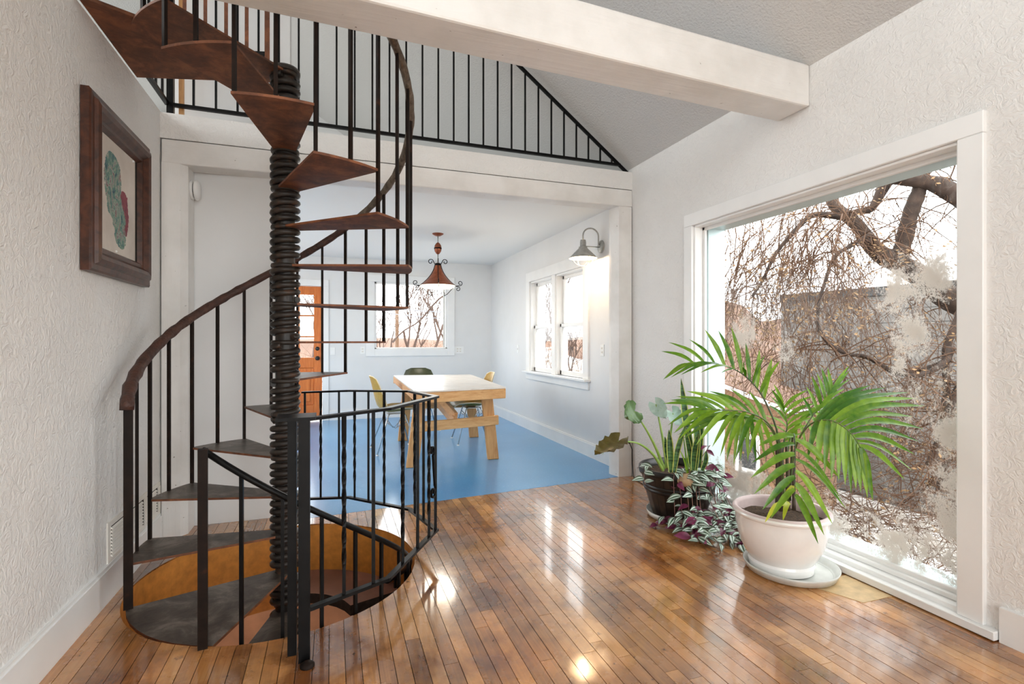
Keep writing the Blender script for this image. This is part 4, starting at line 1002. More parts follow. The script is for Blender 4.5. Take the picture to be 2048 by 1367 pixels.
for i in range(9):
    r_ = 0.205 * i / 8; sg.append([(r_ * math.cos(2 * math.pi * j / 40), r_ * math.sin(2 * math.pi * j / 40), 0.268 + (noise.noise((r_ * 14 * math.cos(j / 40 * 6.283), r_ * 14 * math.sin(j / 40 * 6.283), 1)) * 0.016) + 0.012 * (1 - r_ / .205)) for j in range(41)])
MB().grid([[q for q in r_] for r_ in sg]).build('soil', 'soil', pm)
def frond(rach, tips_a, tips_b, n, mat='palm_leaf', t0=0.25, wmax=0.0135, sag=0.05, stem_r=0.006):
    ctrl = [at(*p) for p in rach]; c = bez(ctrl, 24)
    fr = MB().tube([p - PC for p in c], [lerp(stem_r, 0.0016, i / 24) for i in range(25)], 7).build('frond', 'palm_rachis', pm)
    def tip(lst, t):
        k = t * (len(lst) - 1); i = min(int(k), len(lst) - 2); f = k - i
        return tuple(lerp(lst[i][q], lst[i + 1][q], f) for q in range(3))
    for si, tips in enumerate((tips_a, tips_b)):
        if not tips: continue
        for i in range(n):
            t = (i + 0.5 * si + 0.25) / n; s_ = t0 + (1 - t0) * min(t, 1.0); idx = s_ * 24; a = min(int(idx), 23); base = c[a].lerp(c[a + 1], idx - a)
            du, dv, dd = tip(tips, min(t, 1.0)); rel = base - CAMP; d = rel.dot(FW); u = 1024 + 1030 * rel.dot(RT) / d; v = 682 - 1030 * rel.z / d
            e = at(u + du * random.uniform(.95, 1.16), v + dv * random.uniform(.96, 1.14), d + dd)
            L = (e - base).length; md = base.lerp(e, 0.5) + UP * (L * 0.09); q1 = base.lerp(e, 0.2) + UP * (L * 0.07)
            pts = bez([base, q1, md, e], 7)
            nr = Vector((-0.55, -0.55, 0.65)) + Vector((random.uniform(-.3, .3), random.uniform(-.3, .3), random.uniform(-.15, .15)))
            ww = wmax * random.uniform(.76, .98) * min(1.0, 0.45 + L / 0.36)
            blade(pts, lambda x, ww=ww: ww * (0.30 + 0.70 * math.sin(math.pi * min(1, x * 1.25 + 0.12) * .5)) * (1 - max(0, (x - .55) / .45) ** 1.6) + 0.0004, nr, mat, fr, 'leaflet', 0.35, off=PC)
random.seed(21)
# upper left frond
frond([(1566, 1005, 2.75), (1558, 880, 2.74), (1532, 805, 2.76), (1500, 760, 2.80), (1464, 736, 2.86), (1420, 726, 2.92), (1376, 728, 2.98)],
      [(20, -75, .02), (-2, -72, .03), (-22, -88, .05), (-42, -62, .05), (-62, -38, .05), (-70, -14, .05)],
      [(48, -66, -.04), (24, -58, -.06), (-30, 2, -.08), (-72, 16, -.06), (-66, 30, -.05), (-44, 32, -.05)], 9, t0=0.34, wmax=0.0155)
# middle left fronds
frond([(1568, 1005, 2.68), (1560, 900, 2.62), (1538, 848, 2.56), (1496, 824, 2.50), (1450, 820, 2.46), (1404, 818, 2.44)],
      [(-30, -62, .05), (-70, -40, .06), (-84, -36, .05), (-96, -22, .04), (-70, -6, .04)],
      [(-22, 72, -.05), (-36, 82, -.06), (-52, 74, -.05), (-80, 50, -.04), (-72, 30, -.03)], 8, t0=0.42, wmax=0.0155)
frond([(1570, 1005, 2.70), (1556, 890, 2.72), (1530, 845, 2.74), (1490, 832, 2.74), (1470, 834, 2.73)],
      [(-40, 6, .0), (-92, 4, .0), (-112, 22, .0), (-100, 52, .0)], [(30, 68, -.03), (12, 84, -.04), (-8, 92, -.04), (-34, 76, -.03)], 8, t0=0.5)
# small upright fronds to the right
frond([(1574, 1000, 2.78), (1590, 900, 2.80), (1622, 836, 2.84), (1650, 806, 2.88), (1668, 790, 2.92)],
      [(-18, -34, .02), (-22, -56, .03), (-16, -62, .04), (-4, -58, .04)], [(44, -26, .0), (52, -42, .02), (40, -58, .03), (26, -52, .03)], 6, t0=0.5)
# big right frond
frond([(1576, 1005, 2.66), (1590, 900, 2.58), (1618, 850, 2.50), (1660, 840, 2.42), (1698, 862, 2.36), (1722, 896, 2.32)],
      [(90, -66, .06), (146, -56, .08), (160, -30, .06), (132, 6, .04), (110, 44, .02), (76, 84, .0)],
      [(-26, 66, -.04), (-10, 94, -.05), (-2, 112, -.05), (6, 116, -.04), (10, 110, -.03), (24, 98, -.02)], 11, t0=0.45, wmax=0.0185)
# frond hanging towards the viewer
frond([(1580, 1000, 2.62), (1584, 890, 2.52), (1588, 868, 2.44), (1590, 900, 2.37), (1590, 945, 2.33), (1590, 992, 2.31)],
      [(-72, 14, -.02), (-92, 40, -.02), (-86, 58, -.02), (-62, 62, -.01), (-38, 54, .0)],
      [(96, 62, -.02), (100, 96, -.02), (88, 104, -.02), (64, 104, -.01), (44, 96, .0)], 6, t0=0.42, wmax=0.0185)
# inner fronds behind
frond([(1572, 1000, 2.84), (1578, 890, 2.92), (1600, 840, 2.98), (1636, 818, 3.02)], [(30, -40, 0), (60, -30, 0), (64, -8, 0)], [(-20, 44, 0), (24, 50, 0), (44, 34, 0)], 7, t0=0.4)
frond([(1568, 1000, 2.78), (1566, 900, 2.84), (1574, 850, 2.88), (1566, 812, 2.92)], [(40, -16, 0), (58, -30, 0), (46, -40, 0)], [(-46, -4, 0), (-40, -30, 0), (-16, -46, 0)], 7, t0=0.4)
# young yellow leaves at the soil
for (u, v, d, e) in ((1572, 1008, 2.6, (1530, 1044, 2.5)), (1580, 1006, 2.58, (1566, 1040, 2.48)), (1570, 1000, 2.6, (1596, 978, 2.5))):
    a = at(u, v, d); b = at(*e); blade(bez([a, a.lerp(b, .5) + UP * .035, b], 6), lambda x: 0.013 * math.sin(math.pi * min(1, x * .85 + .15)) + .0004, Vector((-.4, -.6, .7)), 'palm_yellow', pm, 'young_leaf', 0.3, off=PC)
for i, (du, r_) in enumerate(((0, .019), (14, .012), (26, .010), (-8, .011))):
    a = at(1562 + du, 1012, 2.72 + i * .02); b = at(1560 + du * .9, 890, 2.70 + i * .03)
    MB().tube([p - PC for p in bez([a - UP * .02, a.lerp(b, .5) + Vector((.004, 0, 0)), b], 8)], [lerp(r_, r_ * .55, k / 8) for k in range(9)], 10).build('stem', 'palm_stem', pm)
sc_ = empty('plant_saucer', (2.262, 2.066, 0), label='clear grey plastic saucer under the white palm pot', cat='saucer')
MB().disc(0.185, 0.003, 48, down=True).lathe([(0.185, 0.003), (0.212, 0.010), (0.222, 0.034), (0.227, 0.044), (0.222, 0.046), (0.208, 0.018), (0.19, 0.011), (0.001, 0.011)], 48).build('dish', 'saucer_plastic', sc_)
MB().lathe([(0.192, 0.011), (0.194, 0.015), (0.197, 0.015)], 48).lathe([(0.09, 0.010), (0.092, 0.014), (0.096, 0.014), (0.098, 0.010)], 40).build('rib_ring', 'saucer_plastic', sc_)
pm.location.z = 0.0
# --- barrel planter
BC = Vector((2.245, 2.965, 0))
bp = empty('barrel_planter', BC, label='dark barrel planter with elephant ear, snake plant and trailing striped leaves', cat='potted plant')
n = 24
prof = [(0.168, 0.014), (0.205, 0.12), (0.243, 0.27), (0.25, 0.30)]
for j in range(n):
    a0_, a1_ = 2 * math.pi * (j + .03) / n, 2 * math.pi * (j + .97) / n; g = []
    for r_, z in prof: g.append([(r_ * math.cos(lerp(a0_, a1_, i / 2)), r_ * math.sin(lerp(a0_, a1_, i / 2)), z) for i in range(3)])
    MB().grid(g).build('stave', 'barrel', bp)
MB().lathe([(0.162, 0.014), (0.199, 0.12), (0.238, 0.27), (0.246, 0.302)], 48).disc(0.162, 0.014, 48, down=True).build('pot_body', 'barrel_band', bp)
MB().lathe([(0.246, 0.295), (0.262, 0.298), (0.266, 0.315), (0.266, 0.340), (0.260, 0.346), (0.248, 0.344), (0.243, 0.30), (0.238, 0.27)], 48).build('pot_rim', 'barrel_band', bp)
for z, r_ in ((0.20, 0.2275), (0.225, 0.234)): MB().lathe([(r_, z - .012), (r_ + .004, z - .010), (r_ + .0065, z + .010), (r_ + .004, z + .012)], 48).build('hoop', 'barrel_band', bp)
sg = []
for i in range(8):
    r_ = 0.242 * i / 7; sg.append([(r_ * math.cos(6.2832 * j / 36), r_ * math.sin(6.2832 * j / 36), 0.290 + noise.noise((r_ * 15 * math.cos(j / 36 * 6.283), r_ * 15 * math.sin(j / 36 * 6.283), 4)) * 0.014) for j in range(37)])
MB().grid(sg).build('soil', 'soil', bp)
sc2 = empty('plant_saucer', (BC.x, BC.y, 0), label='clear plastic saucer under the dark barrel planter', cat='saucer')
MB().disc(0.185, 0.003, 40, down=True).lathe([(0.185, 0.003), (0.205, 0.012), (0.213, 0.045), (0.216, 0.046), (0.206, 0.010), (0.001, 0.009)], 40).build('dish', 'saucer_plastic', sc2)
# elephant ears
def ear(base, ctrl, tipdir, side, L, Wd, mat, droop=0.2):
    """petiole then a heart shaped blade"""
    c = bez([at(*p) for p in ctrl], 16)
    st_ = MB().tube([p - BC for p in c], [lerp(0.011, 0.0035, i / 16) for i in range(17)], 8).build('petiole', 'alocasia_stem', bp)
    o = c[-1]; t = Vector(tipdir).normalized(); s_ = Vector(side); s_ = (s_ - t * s_.dot(t)).normalized(); nn = s_.cross(t)
    g = []
    for i in range(13):
        x = i / 12; row = []
        # outline from lobes (x<0) to the tip
        y = -0.34 + 1.34 * x; half = max(0.004, math.sin(math.pi * min(1, (x + 0.06) / 1.06) ** 0.8) ** 0.75) * 0.5
        for j in range(-5, 6):
            q = j / 5; notch = max(0, -y) * (1 - abs(q)) * 0.9
            yy_ = y + notch; wv = 0.012 * math.sin(yy_ * 22 + 2 * abs(q)) * abs(q)
            row.append(o + t * (yy_ * L * (1 - 0.06 * abs(q))) + s_ * (q * half * Wd) + nn * (-droop * L * yy_ * yy_ - 0.10 * Wd * q * q + wv) - BC)
        g.append(row)
    lf = MB().grid(g).build('leaf', mat, st_)
    ve = MB()
    ve.tube([o + t * (y * L) + nn * (-droop * L * y * y + .003) - BC for y in (0, .25, .5, .75, .96)], [0.003, 0.0024, .002, .0014, .0006], 5)
    for k in range(4):
        for sg_ in (-1, 1):
            y = 0.05 + k * 0.19; e = y + 0.22; q = 0.82 * (1 - 0.5 * max(0, y)) * (0.8 if k < 3 else .5)
            ve.tube([o + t * (y * L) + nn * (-droop * L * y * y + .002) - BC, o + t * (lerp(y, e, .5) * L) + s_ * (sg_ * q * .25 * Wd) + nn * (-droop * L * e * e * .5 - .012 * Wd + .003) - BC, o + t * (e * L) + s_ * (sg_ * q * .42 * Wd) + nn * (-droop * L * e * e - 0.06 * Wd + .002) - BC], [0.0016, 0.0012, 0.0006], 4)
    ve.build('vein', 'alocasia_stem', lf)
ear(None, [(1328, 936, 3.30), (1312, 896, 3.28), (1292, 858, 3.24), (1268, 822, 3.20)], at(1236, 842, 3.1) - at(1268, 822, 3.2), at(1290, 806, 3.24) - at(1246, 798, 3.16), 0.13, 0.155, 'alocasia_green')
ear(None, [(1326, 940, 3.27), (1306, 908, 3.22), (1276, 886, 3.14), (1236, 882, 3.06)], at(1184, 920, 2.98) - at(1226, 884, 3.06), at(1240, 884, 3.0) - at(1214, 866, 3.12), 0.19, 0.165, 'alocasia_dark')
ear(None, [(1334, 936, 3.32), (1326, 880, 3.36), (1318, 838, 3.40), (1312, 808, 3.42)], at(1328, 822, 3.38) - at(1300, 786, 3.46), at(1330, 790, 3.42) - at(1296, 806, 3.46), 0.13, 0.11, 'alocasia_pale')
ear(None, [(1336, 936, 3.34), (1340, 880, 3.42), (1344, 846, 3.46), (1346, 826, 3.48)], at(1362, 848, 3.42) - at(1330, 806, 3.5), at(1366, 818, 3.5) - at(1330, 836, 3.44), 0.15, 0.13, 'alocasia_pale')
# snake plant blades
random.seed(9)
for (u0, v0, d0, u1, v1, d1, w_) in [(1342, 944, 3.26, 1338, 858, 3.24, .017), (1348, 944, 3.25, 1372, 848, 3.22, .014), (1346, 944, 3.28, 1330, 872, 3.30, .015), (1390, 940, 3.30, 1389, 806, 3.34, .017), (1397, 938, 3.34, 1404, 782, 3.40, .018),
        (1388, 938, 3.36, 1362, 756, 3.46, .019), (1384, 942, 3.30, 1370, 856, 3.26, .013), (1404, 940, 3.32, 1412, 900, 3.30, .012), (1394, 936, 3.40, 1400, 800, 3.46, .014), (1386, 940, 3.28, 1396, 866, 3.22, .015)]:
    a = at(u0, v0, d0); b = at(u1, v1, d1); md = a.lerp(b, .5) + Vector((random.uniform(-.012, .012), random.uniform(-.012, .012), 0))
    blade(bez([a, md, b], 9), lambda x, w_=w_: w_ * (0.75 + 0.5 * math.sin(math.pi * x)) * (1 - max(0, (x - .6) / .4) ** 2) + .0005, Vector((-.5, -.8, 0.1)), 'snake_leaf', bp, 'blade_leaf', 0.35, uv=True, off=BC)
bl = MB().sphere((0, 0, 0), 0.062, 18, sc=(1.15, 1.0, .72)); bo = at(1375, 925, 3.30); bl.v = [(x + bo.x - BC.x, y + bo.y - BC.y, z + 0.312) for x, y, z in bl.v]; bl.build('bulb', 'bulb', bp, label='brown papery bulb')
for (e) in ((1366, 868, 3.30), (1378, 850, 3.34), (1360, 900, 3.24)):
    a = Vector((bo.x, bo.y, 0.35)); b = at(*e); blade(bez([a, a.lerp(b, .5) + UP * .02, b], 7), lambda x: 0.007 * (1 - x * .7), Vector((-.4, -.8, .2)), 'palm_leaf', bp, 'bulb_leaf', 0.3, off=BC)
# trailing striped plant: one shared leaf mesh per look
lm = []
for L, w_ in ((0.074, 0.0185), (0.060, 0.0155)):
    g = []
    for i in range(7):
        x = i / 6; h = w_ * math.sin(math.pi * (0.04 + .96 * x) ** .8) + .0003; z = 0.006 * math.sin(math.pi * x) - 0.010 * x * x
        g.append([(x * L, j * h, z + abs(j) * h * .28) for j in (-1, -.5, 0, .5, 1)])
    mb = MB().grid(g, uv=True); mb.f = [f[::-1] for f in mb.f]
    lm.append(mb.mesh('leaf', 'wandering_leaf')); lm.append(mb.mesh('leaf', 'wandering_purple'))
random.seed(11)
def vine(ctrl, nl, purple=0.18):
    c = bez(ctrl, 22); v_ = MB().tube([p - BC for p in c], 0.0024, 5).build('vine', 'wandering_stem', bp)
    for i in range(nl):
        t = (i + random.random() * .6) / nl * 22; a = min(int(t), 21); p = c[a].lerp(c[a + 1], t - a); d = (c[a + 1] - c[a]).normalized()
        az = math.atan2(d.y, d.x) + (1 if i % 2 else -1) * random.uniform(.5, 1.5); el = random.uniform(-.35, .6)
        me = lm[random.choice((0, 0, 2)) + (1 if random.random() < purple else 0)]
        o = link('leaf', me, v_, p - BC + Vector((0, 0, 0.004)))
        q = Vector((math.cos(az) * math.cos(el), math.sin(az) * math.cos(el), -math.sin(el) * .6)); up = Vector((-.45, -.5, .75)) + Vector((random.uniform(-.6, .6), random.uniform(-.6, .6), random.uniform(-.2, .3)))
        y_ = up.cross(q).normalized(); z_ = q.normalized().cross(y_)
        o.rotation_euler = Matrix((q.normalized(), y_, z_)).transposed().to_euler(); s_ = random.uniform(.85, 1.3); o.scale = (s_, s_, s_)
def rimp(ang, out=0.0, z=0.352): return Vector((BC.x + (0.256 + out) * math.cos(R(ang)), BC.y + (0.256 + out) * math.sin(R(ang)), z))
for k in range(13):
    ang = lerp(-132, -50, k / 12) + random.uniform(-4, 4); s0 = BC + Vector((random.uniform(-.02, .14), random.uniform(-.16, .02), .305))
    dirv = Vector((math.cos(R(ang)), math.sin(R(ang)), 0)); ex = random.uniform(.03, .26) if k > 4 else random.uniform(-.02, .10)
    end = Vector((BC.x + dirv.x * (.27 + ex), BC.y + dirv.y * (.29 + ex * 1.3), random.uniform(.012, .05)))
    end.x = min(end.x, 2.46); midp = rimp(ang, .03, random.uniform(.15, .25))
    vine([s0, rimp(ang, .0), midp, Vector((lerp(midp.x, end.x, .6), lerp(midp.y, end.y, .6), .05)), end], 12)
for k in range(10):   # runners over the floor between the pots
    f_ = k / 9; a = Vector((lerp(2.08, 2.40, f_) + random.uniform(-.03, .03), random.uniform(2.62, 2.74), .06)); b = Vector((lerp(2.0, 2.42, f_) + random.uniform(-.03, .03), lerp(2.52, 2.34, f_) + random.uniform(-.04, .04), .014))
    if (b - Vector((PC.x, PC.y, 0))).xy.length < .26: b = Vector((b.x, PC.y + .30, b.z))
    vine([a + UP * .05, a.lerp(b, .5) + Vector((random.uniform(-.05, .05), 0, .05)), b], 11, .3)
for k in range(4):   # over the soil
    a = rimp(random.uniform(-130, 20), -.12, .315); b = rimp(random.uniform(-120, 0), -.02, .36); vine([a, a.lerp(b, .5) + UP * .03, b], 6, .2)
vine([rimp(-178, -.05, .34), rimp(-178, .01, .36), rimp(-176, .035, .29), rimp(-170, .05, .26)], 6, .1)
vine([rimp(-150, -.02, .06), Vector((2.03, 2.80, .03)), Vector((1.97, 2.83, .012))], 6, .6)
vine([rimp(10, -.08, .33), rimp(5, -.03, .40), at(1420, 890, 3.28)], 5, .9)

# ------------------------------------------------------------------ outdoors
def ground_h(x, y):
    h = -1.35 + 0.25 * noise.noise((x * .15, y * .15, 0))
    h += 2.45 * math.exp(-(((x - 9.5) / 6) ** 2 + ((y - 21) / 8) ** 2))
    return h
g = []
for i in range(61):
    g.append([(lerp(-60, 90, j / 60), lerp(-20, 110, i / 60), ground_h(lerp(-60, 90, j / 60), lerp(-20, 110, i / 60))) for j in range(61)])
gm = MB().grid(g); gm.f = [f for f in gm.f if not all(-6 < gm.v[i][0] < 4 and -8 < gm.v[i][1] < 9 for i in f)]
gm.build('snowy_ground', 'snow', label='snowy winter ground outside the windows', cat='ground', kind='structure')
hill = []
for k in range(3):
    row = []
    for j in range(81):
        a = lerp(-60, 100, j / 80); x = math.sin(R(a)) * (78 + 10 * k); y = math.cos(R(a)) * (78 + 10 * k)
        top = 1.7 + 3.2 * math.exp(-((a - 46) / 10) ** 2) + 1.0 * noise.noise((a * .12, 3, 0))
        row.append((x, y, -3 if k == 0 else (top * .6 if k == 1 else top)))
    hill.append(row)
MB().grid(hill).build('wooded_hill', 'brown_hill', label='brown wooded hill on the horizon', cat='hill', kind='structure')
def mound(c, rx, ry, h, name, label, seed):
    g = []
    for i in range(13):
        t = i / 12; row = []
        for j in range(33):
            a = 2 * math.pi * j / 32; x = c[0] + rx * t * math.cos(a); y = c[1] + ry * t * math.sin(a)
            row.append((x, y, ground_h(x, y) - .15 + h * (math.cos(t * math.pi) * .5 + .5) * (1 + .35 * noise.noise((x * .6, y * .6, seed)))))
        g.append(row)
    return MB().grid(g).build(name, 'brown_hill', label=label, cat='slope', kind='structure')
p_ = at(1490, 700, 21); mound((p_.x + 1, p_.y + 2), 9.0, 7.5, 3.6, 'wooded_slope', 'brown wooded slope behind the tan shed', 2)
p_ = at(1475, 760, 14.5); mound((p_.x, p_.y), 5.4, 4.6, 2.3, 'leaf_litter', 'brown bank of dead leaves behind the tan shed', 8)
mound((5.6, 2.4), 2.4, 4.0, 0.35, 'leaf_litter', 'brown leaf litter under the big window', 5)
# grey building across the yard
gb = empty('grey_building', (8, 1.5, -1.4), label='flat grey building across the yard behind the tree', cat='building')
dirb = Vector((math.sin(R(-8.7)), math.cos(R(-8.7)), 0)); P_far = Vector((8.0, 7.5, 0)); P_near = P_far - dirb * 13
nb = Vector((dirb.y, -dirb.x, 0)); GB = Vector((8, 1.5, -1.4))
def gbx(z0, z1, off0, off1, name, mat, a=P_far, b=P_near):
    q = [b - nb * off0, b + nb * off1, a + nb * off1, a - nb * off0]
    return MB().hexa([tuple(Vector((p.x, p.y, z0)) - GB) for p in q] + [tuple(Vector((p.x, p.y, z1)) - GB) for p in q]).build(name, mat, gb)
gbx(-2.0, 1.99, 0.0, 7.0, 'wall_core', 'grey_panel')
for i in range(15):
    z = -1.3 + i * 0.215; gbx(z, z + 0.207, 0.02, 0.0, 'siding_board', 'grey_panel')
gbx(1.93, 2.07, 0.06, 7.05, 'roof_cap', 'dark_cap')
# tan shed with a white gutter
sh_ = empty('tan_shed', at(1500, 900, 9), label='tan sided shed with a white sloping roof edge by the grey building', cat='shed')
A_, B_ = at(1380, 742, 9.6), at(1592, 823, 7.6); SO = at(1500, 900, 9)
dd = (B_ - A_); dd.z = 0; nn_ = Vector((-dd.y, dd.x, 0)).normalized()
if nn_.dot(FW) < 0: nn_ = -nn_
def shq(a, b, za0, zb0, za1, zb1, n0, n1, name, mat):
    q = [a + nn_ * n0, b + nn_ * n0, b + nn_ * n1, a + nn_ * n1]; zs = [za0, zb0, zb0, za0, za1, zb1, zb1, za1]
    return MB().hexa([tuple(Vector((p.x, p.y, zs[i])) - SO) for i, p in enumerate(q)] + [tuple(Vector((p.x, p.y, zs[4 + i])) - SO) for i, p in enumerate(q)]).build(name, mat, sh_)
shq(A_, B_, -1.6, -1.6, A_.z - .05, B_.z - .05, 0.0, 0.9, 'wall', 'tan_siding')
for i in range(14):
    z = -1.5 + i * 0.11
    t1 = min(1.0, max(0.05, (A_.z - .06 - z - .1) / max(1e-3, (A_.z - B_.z)))); b2 = A_.lerp(B_, t1)
    if z + .1 < A_.z - .05: shq(A_, b2, z, z, z + .104, z + .104, -0.02, 0.0, 'siding_board', 'tan_siding')
shq(A_, B_, A_.z - .03, B_.z - .03, A_.z + .03, B_.z + .03, -0.12, 1.0, 'roof_edge', 'white_trim')
shq(A_, B_, A_.z + .03, B_.z + .03, A_.z + .05, B_.z + .05, -0.08, 1.02, 'roof', 'brown_hill')
wa, wb = A_.lerp(B_, .50), A_.lerp(B_, .72)
shq(wa, wb, -.95, -.95, -.30, -.30, -.035, 0.0, 'window_frame', 'white_trim'); shq(wa.lerp(wb, .16), wa.lerp(wb, .86), -.86, -.86, -.38, -.38, -.04, -.03, 'window_pane', 'dark_cap')
# big tree outside the large window
random.seed(31)
tr = empty('yard_tree', (6.0, 1.2, -1.3), label='bare tree with dark limbs and dry leaves outside the big window', cat='tree')
TO_ = Vector((6.0, 1.2, -1.3))
def tmesh(mb, name, mat, kind=None, par=tr, off=TO_):
    mb.v = [(x - off.x, y - off.y, z - off.z) for x, y, z in mb.v]; return mb.build(name, mat, par, kind=kind)
limbs = []
def limb(ctrl, r0, r1, name='limb'):
    c = bez([Vector(p) if isinstance(p, Vector) else at(*p) for p in ctrl], 26); c = [p + Vector((noise.noise(p * 3), noise.noise(p * 3 + Vector((5, 0, 0))), noise.noise(p * 3 + Vector((0, 7, 0))))) * .03 for p in c]
    limbs.append((c, r0)); tmesh(MB().tube(c, [lerp(r0, r1, i / 26) * random.uniform(.92, 1.1) for i in range(27)], 9), name, 'bark'); return c
j0 = at(2060, 700, 4.5)
limb([Vector((j0.x + .25, j0.y - .5, -1.5)), Vector((j0.x + .15, j0.y - .4, -.2)), j0 + Vector((.05, -.1, -.25)), j0, (1960, 640, 4.55)], .17, .13, 'trunk')
limb([(2060, 700, 4.5), (1960, 636, 4.55), (1900, 596, 4.6), (1850, 562, 4.65), (1800, 532, 4.7), (1762, 508, 4.75), (1730, 474, 4.8), (1695, 436, 4.9), (1668, 404, 5.0), (1648, 374, 5.1), (1630, 330, 5.2)], .115, .035)
limb([(1798, 534, 4.7), (1808, 498, 4.68), (1818, 450, 4.66), (1828, 405, 4.64), (1846, 350, 4.62), (1858, 300, 4.6), (1872, 240, 4.6)], .075, .045)
limb([(2050, 470, 4.4), (1960, 420, 4.45), (1905, 388, 4.5), (1866, 366, 4.55), (1820, 352, 4.62), (1792, 352, 4.7), (1772, 370, 4.75), (1746, 414, 4.8), (1716, 424, 4.85), (1690, 432, 4.9)], .095, .022)
limb([(1690, 436, 4.9), (1650, 428, 4.88), (1620, 434, 4.85), (1590, 458, 4.8), (1560, 496, 4.75), (1530, 552, 4.7), (1508, 590, 4.66)], .032, .010)
limb([(1630, 640, 4.3), (1650, 682, 4.25), (1690, 705, 4.2), (1730, 712, 4.15), (1775, 738, 4.1), (1820, 745, 4.05), (1900, 720, 4.0)], .012, .022)
limb([(1905, 700, 4.0), (1880, 730, 3.95), (1840, 750, 3.9), (1780, 742, 3.9)], .03, .012)
limb([(1940, 560, 4.2), (1900, 690, 4.15), (1888, 800, 4.1), (1896, 900, 4.05), (1880, 980, 4.0)], .03, .02)
limb([(1990, 640, 3.9), (1930, 740, 3.9), (1880, 860, 3.85), (1850, 930, 3.8)], .035, .015)
limb([(1770, 505, 4.75), (1740, 470, 4.6), (1700, 490, 4.5), (1668, 520, 4.4), (1640, 600, 4.35), (1632, 660, 4.3)], .022, .010)
tw = MB(); leaves = MB(); tips = []
def twig(p, d, L, r, droop, depth):
    n = 7; p = Vector((max(p.x, 3.25) if p.y < 10 else p.x, p.y, p.z)); pts = [p]; v = d.normalized()
    for i in range(n):
        v = (v + Vector((random.uniform(-.28, .28), random.uniform(-.28, .28), random.uniform(-.2, .2) - droop))).normalized(); w_ = pts[-1] + v * (L / n); w_.x = max(w_.x, 3.25) if p.y < 10 else w_.x; pts.append(w_)
    tw.tube(pts, [max(.0012, lerp(r, r * .35, i / n)) for i in range(n + 1)], 3, cap=False)
    if depth > 0:
        for _ in range(random.randint(2, 4)):
            k = random.randint(2, n); twig(pts[k], v + Vector((random.uniform(-1, 1), random.uniform(-1, 1), random.uniform(-.7, .5))), L * random.uniform(.35, .65), r * .55, droop, depth - 1)
    tips.append((pts, depth))
def leafcluster(p, n, s=.024):
    for _ in range(n):
        c = p + Vector((random.gauss(0, .05), random.gauss(0, .05), random.gauss(-.03, .05))); a = Vector((random.uniform(-1, 1), random.uniform(-1, 1), random.uniform(-1, 1))).normalized() * s * random.uniform(.5, 1.1); b = a.orthogonal().normalized() * s * random.uniform(.25, .5)
        leaves._add([c - a, c + b, c + a, c - b], [(0, 1, 2, 3)])
for c, r0 in limbs[1:6] + limbs[9:]:
    for _ in range(30):
        i = random.randint(4, 26); twig(c[i], Vector((random.uniform(-1, 1), random.uniform(-1, 1), random.uniform(-.6, .8))), random.uniform(.4, 1.1), random.uniform(.004, .008), .16, 2)
for _ in range(130):   # hanging curtain of twigs on the left
    u = random.uniform(1440, 1720); v = random.uniform(380, 520); twig(at(u, v, random.uniform(4.2, 5.4)), Vector((random.uniform(-.6, .2), random.uniform(-.4, .4), random.uniform(-.8, -.1))), random.uniform(.5, 1.3), random.uniform(.0035, .0065), .14, 2)
for _ in range(34):
    u = random.uniform(1440, 1760); v = random.uniform(560, 760); twig(at(u, v, random.uniform(4.0, 5.2)), Vector((random.uniform(-.8, .8), random.uniform(-.6, .6), random.uniform(-1, .3))), random.uniform(.4, 1.0), random.uniform(.003, .005), .10, 1)
for pts, dp in tips:
    if dp <= 1 and random.random() < .22: leafcluster(pts[random.randint(3, 7)], random.randint(3, 8))
tmesh(tw, 'twigs', 'twig', 'stuff'); tmesh(leaves, 'dry_leaves', 'dry_leaf', 'stuff')
# tangled thicket below
tw = MB(); leaves = MB(); tips = []
th = empty('bramble_thicket', (5.2, 2.2, -1.3), label='tangled brown thicket below the big window', cat='bush'); THO = Vector((5.2, 2.2, -1.3))
for _ in range(620):
    u = random.triangular(1440, 2000, 1900); v = random.uniform(720, 1160); d = random.uniform(3.6, 5.2)
    if v < 1190 - (u - 1440) * .95 and random.random() < .75: continue
    twig(at(u, v, d), Vector((random.uniform(-1, 1), random.uniform(-1, 1), random.uniform(-.4, .9))), random.uniform(.3, .9), random.uniform(.003, .007), .03, 1)
for pts, dp in tips:
    if random.random() < .12: leafcluster(pts[random.randint(2, 7)], random.randint(1, 4), .03)
tmesh(tw, 'twigs', 'twig', 'stuff', th, THO); tmesh(leaves, 'dry_leaves', 'dry_leaf', 'stuff', th, THO)
# bare trees seen through the dining windows
def bare_tree(base, h, lean, label, seed, r=0.10):
    random.seed(seed); e = empty('bare_tree', base, label=label, cat='tree', group=None); trunk = MB(); br = MB()
    def grow(p, d, L, r_, dep):
        n = 6; pts = [p]; v = d.normalized()
        for i in range(n):
            v = (v + Vector((random.uniform(-.16, .16), random.uniform(-.16, .16), random.uniform(-.05, .14)))).normalized(); pts.append(pts[-1] + v * L / n)
        (trunk if dep >= 4 else br).tube(pts, [max(.010, lerp(r_, r_ * .62, i / n)) for i in range(n + 1)], 6 if dep >= 4 else 3, cap=False)
        if dep == 0: return
        for k in range(random.randint(2, 3) if dep > 1 else 3):
            q = pts[random.randint(3, 6)]; s_ = .75
            grow(q, v + Vector((random.uniform(-s_, s_), random.uniform(-s_, s_), random.uniform(-.15, .6))), L * random.uniform(.55, .82), r_ * .58, dep - 1)
    grow(Vector((0, 0, 0)), Vector(lean), h * .42, r, 5)
    trunk.build('trunk', 'far_branch', e); br.build('branches', 'far_branch', e, kind='stuff')
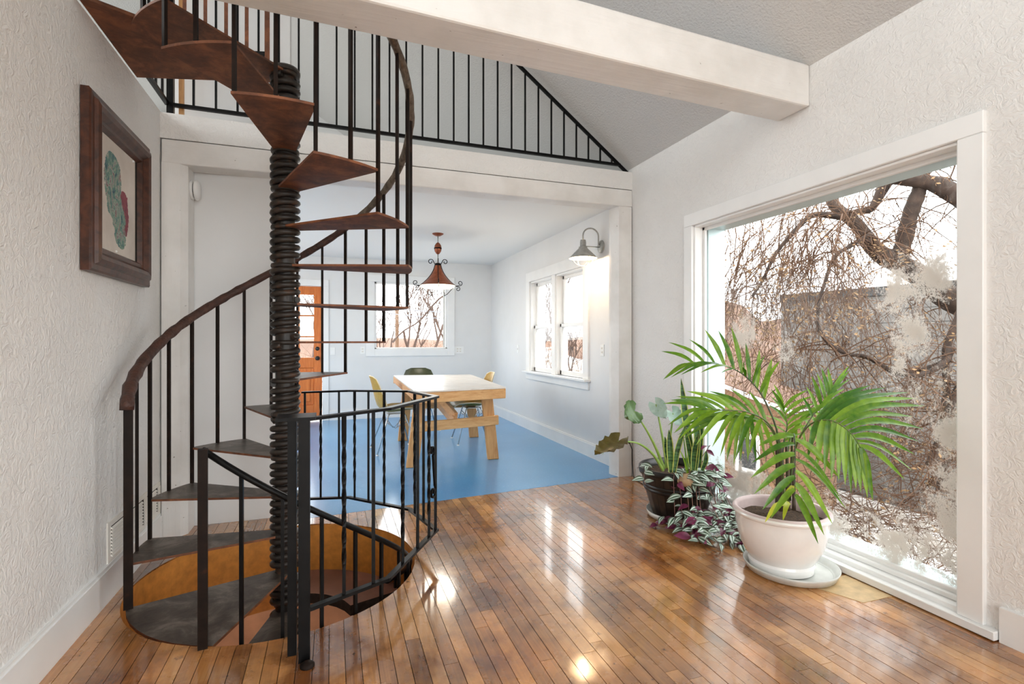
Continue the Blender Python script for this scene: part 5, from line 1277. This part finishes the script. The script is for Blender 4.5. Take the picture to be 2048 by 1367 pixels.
for i, (u, d, h, ln, lab) in enumerate([(842, 22, 5.4, (-.35, 0, 1), 'bare forked tree in the middle of the pendant window'), (858, 23, 5.6, (.2, 0, 1), 'bare tree leaning right in the pendant window'), (760, 26, 5.0, (.1, 0, 1), 'bare tree at the left edge of the pendant window'), (888, 24, 5.2, (-.05, 0, 1), 'bare tree at the right edge of the pendant window'), (612, 25, 6.5, (.05, 0, 1), 'bare tree seen through the panes of the orange door'),
        (1084, 14, 3.4, (.12, 0, 1), 'bare tree in the far half of the double window'), (1150, 12, 3.2, (-.15, 0, 1), 'bare tree in the near half of the double window'), (1120, 17, 4.0, (.0, 0, 1), 'slim bare tree between the double window sashes'), (820, 30, 6.0, (.15, 0, 1), 'distant bare tree behind the diagonal branch'), (776, 24, 4.4, (-.2, 0, 1), 'low bare tree beside the weathered wooden post')]):
    p = at(u, 700, d); p.z = ground_h(p.x, p.y) - .05; bare_tree(p, h, ln, lab, 50 + i, .075 if i < 5 else .055)
tw = MB(); tips = []; random.seed(77)
for _ in range(150):
    a = at(random.uniform(1050, 1180), 700, random.uniform(13, 22)); a.z = ground_h(a.x, a.y); twig(a, Vector((random.uniform(-.5, .5), random.uniform(-.5, .5), 1)), random.uniform(.5, 1.3), .009, 0, 1)
for _ in range(200):
    a = at(random.uniform(590, 910), 700, random.uniform(16, 34)); a.z = ground_h(a.x, a.y); twig(a, Vector((random.uniform(-.5, .5), random.uniform(-.5, .5), 1)), random.uniform(.8, 2.2), .012, 0, 1)
tw.build('winter_brush', 'twig', label='brown winter brush growing in the snow behind the house', cat='brush', kind='stuff')
p = at(794, 690, 20); MB().box(-.06, .06, -.06, .06, 0, 3.1).box(-.075, .075, -.075, .075, 3.1, 3.16).build('wooden_post', 'utility_wood', label='weathered wooden post outside the pendant window', cat='post').location = (p.x, p.y, ground_h(p.x, p.y))
for k, (a, b) in enumerate((((560, 560, 18), (1000, 626, 15)), ((560, 570, 18.2), (1000, 640, 15.2)))):
    p0, p1 = at(*a), at(*b); MB().tube([p0.lerp(p1, i / 10) - UP * (.35 * math.sin(math.pi * i / 10)) for i in range(11)], .014, 5).build('overhead_wire', 'wire', label=('upper' if k == 0 else 'lower') + ' overhead wire across the pendant window', cat='wire')
p0, p1 = at(786, 684, 12.5), at(905, 578, 11); MB().tube([p0.lerp(p1, i / 10) + UP * (.05 * math.sin(i)) for i in range(11)], .018, 5).build('fallen_branch', 'far_branch', label='straight diagonal branch crossing the pendant window view', cat='branch')
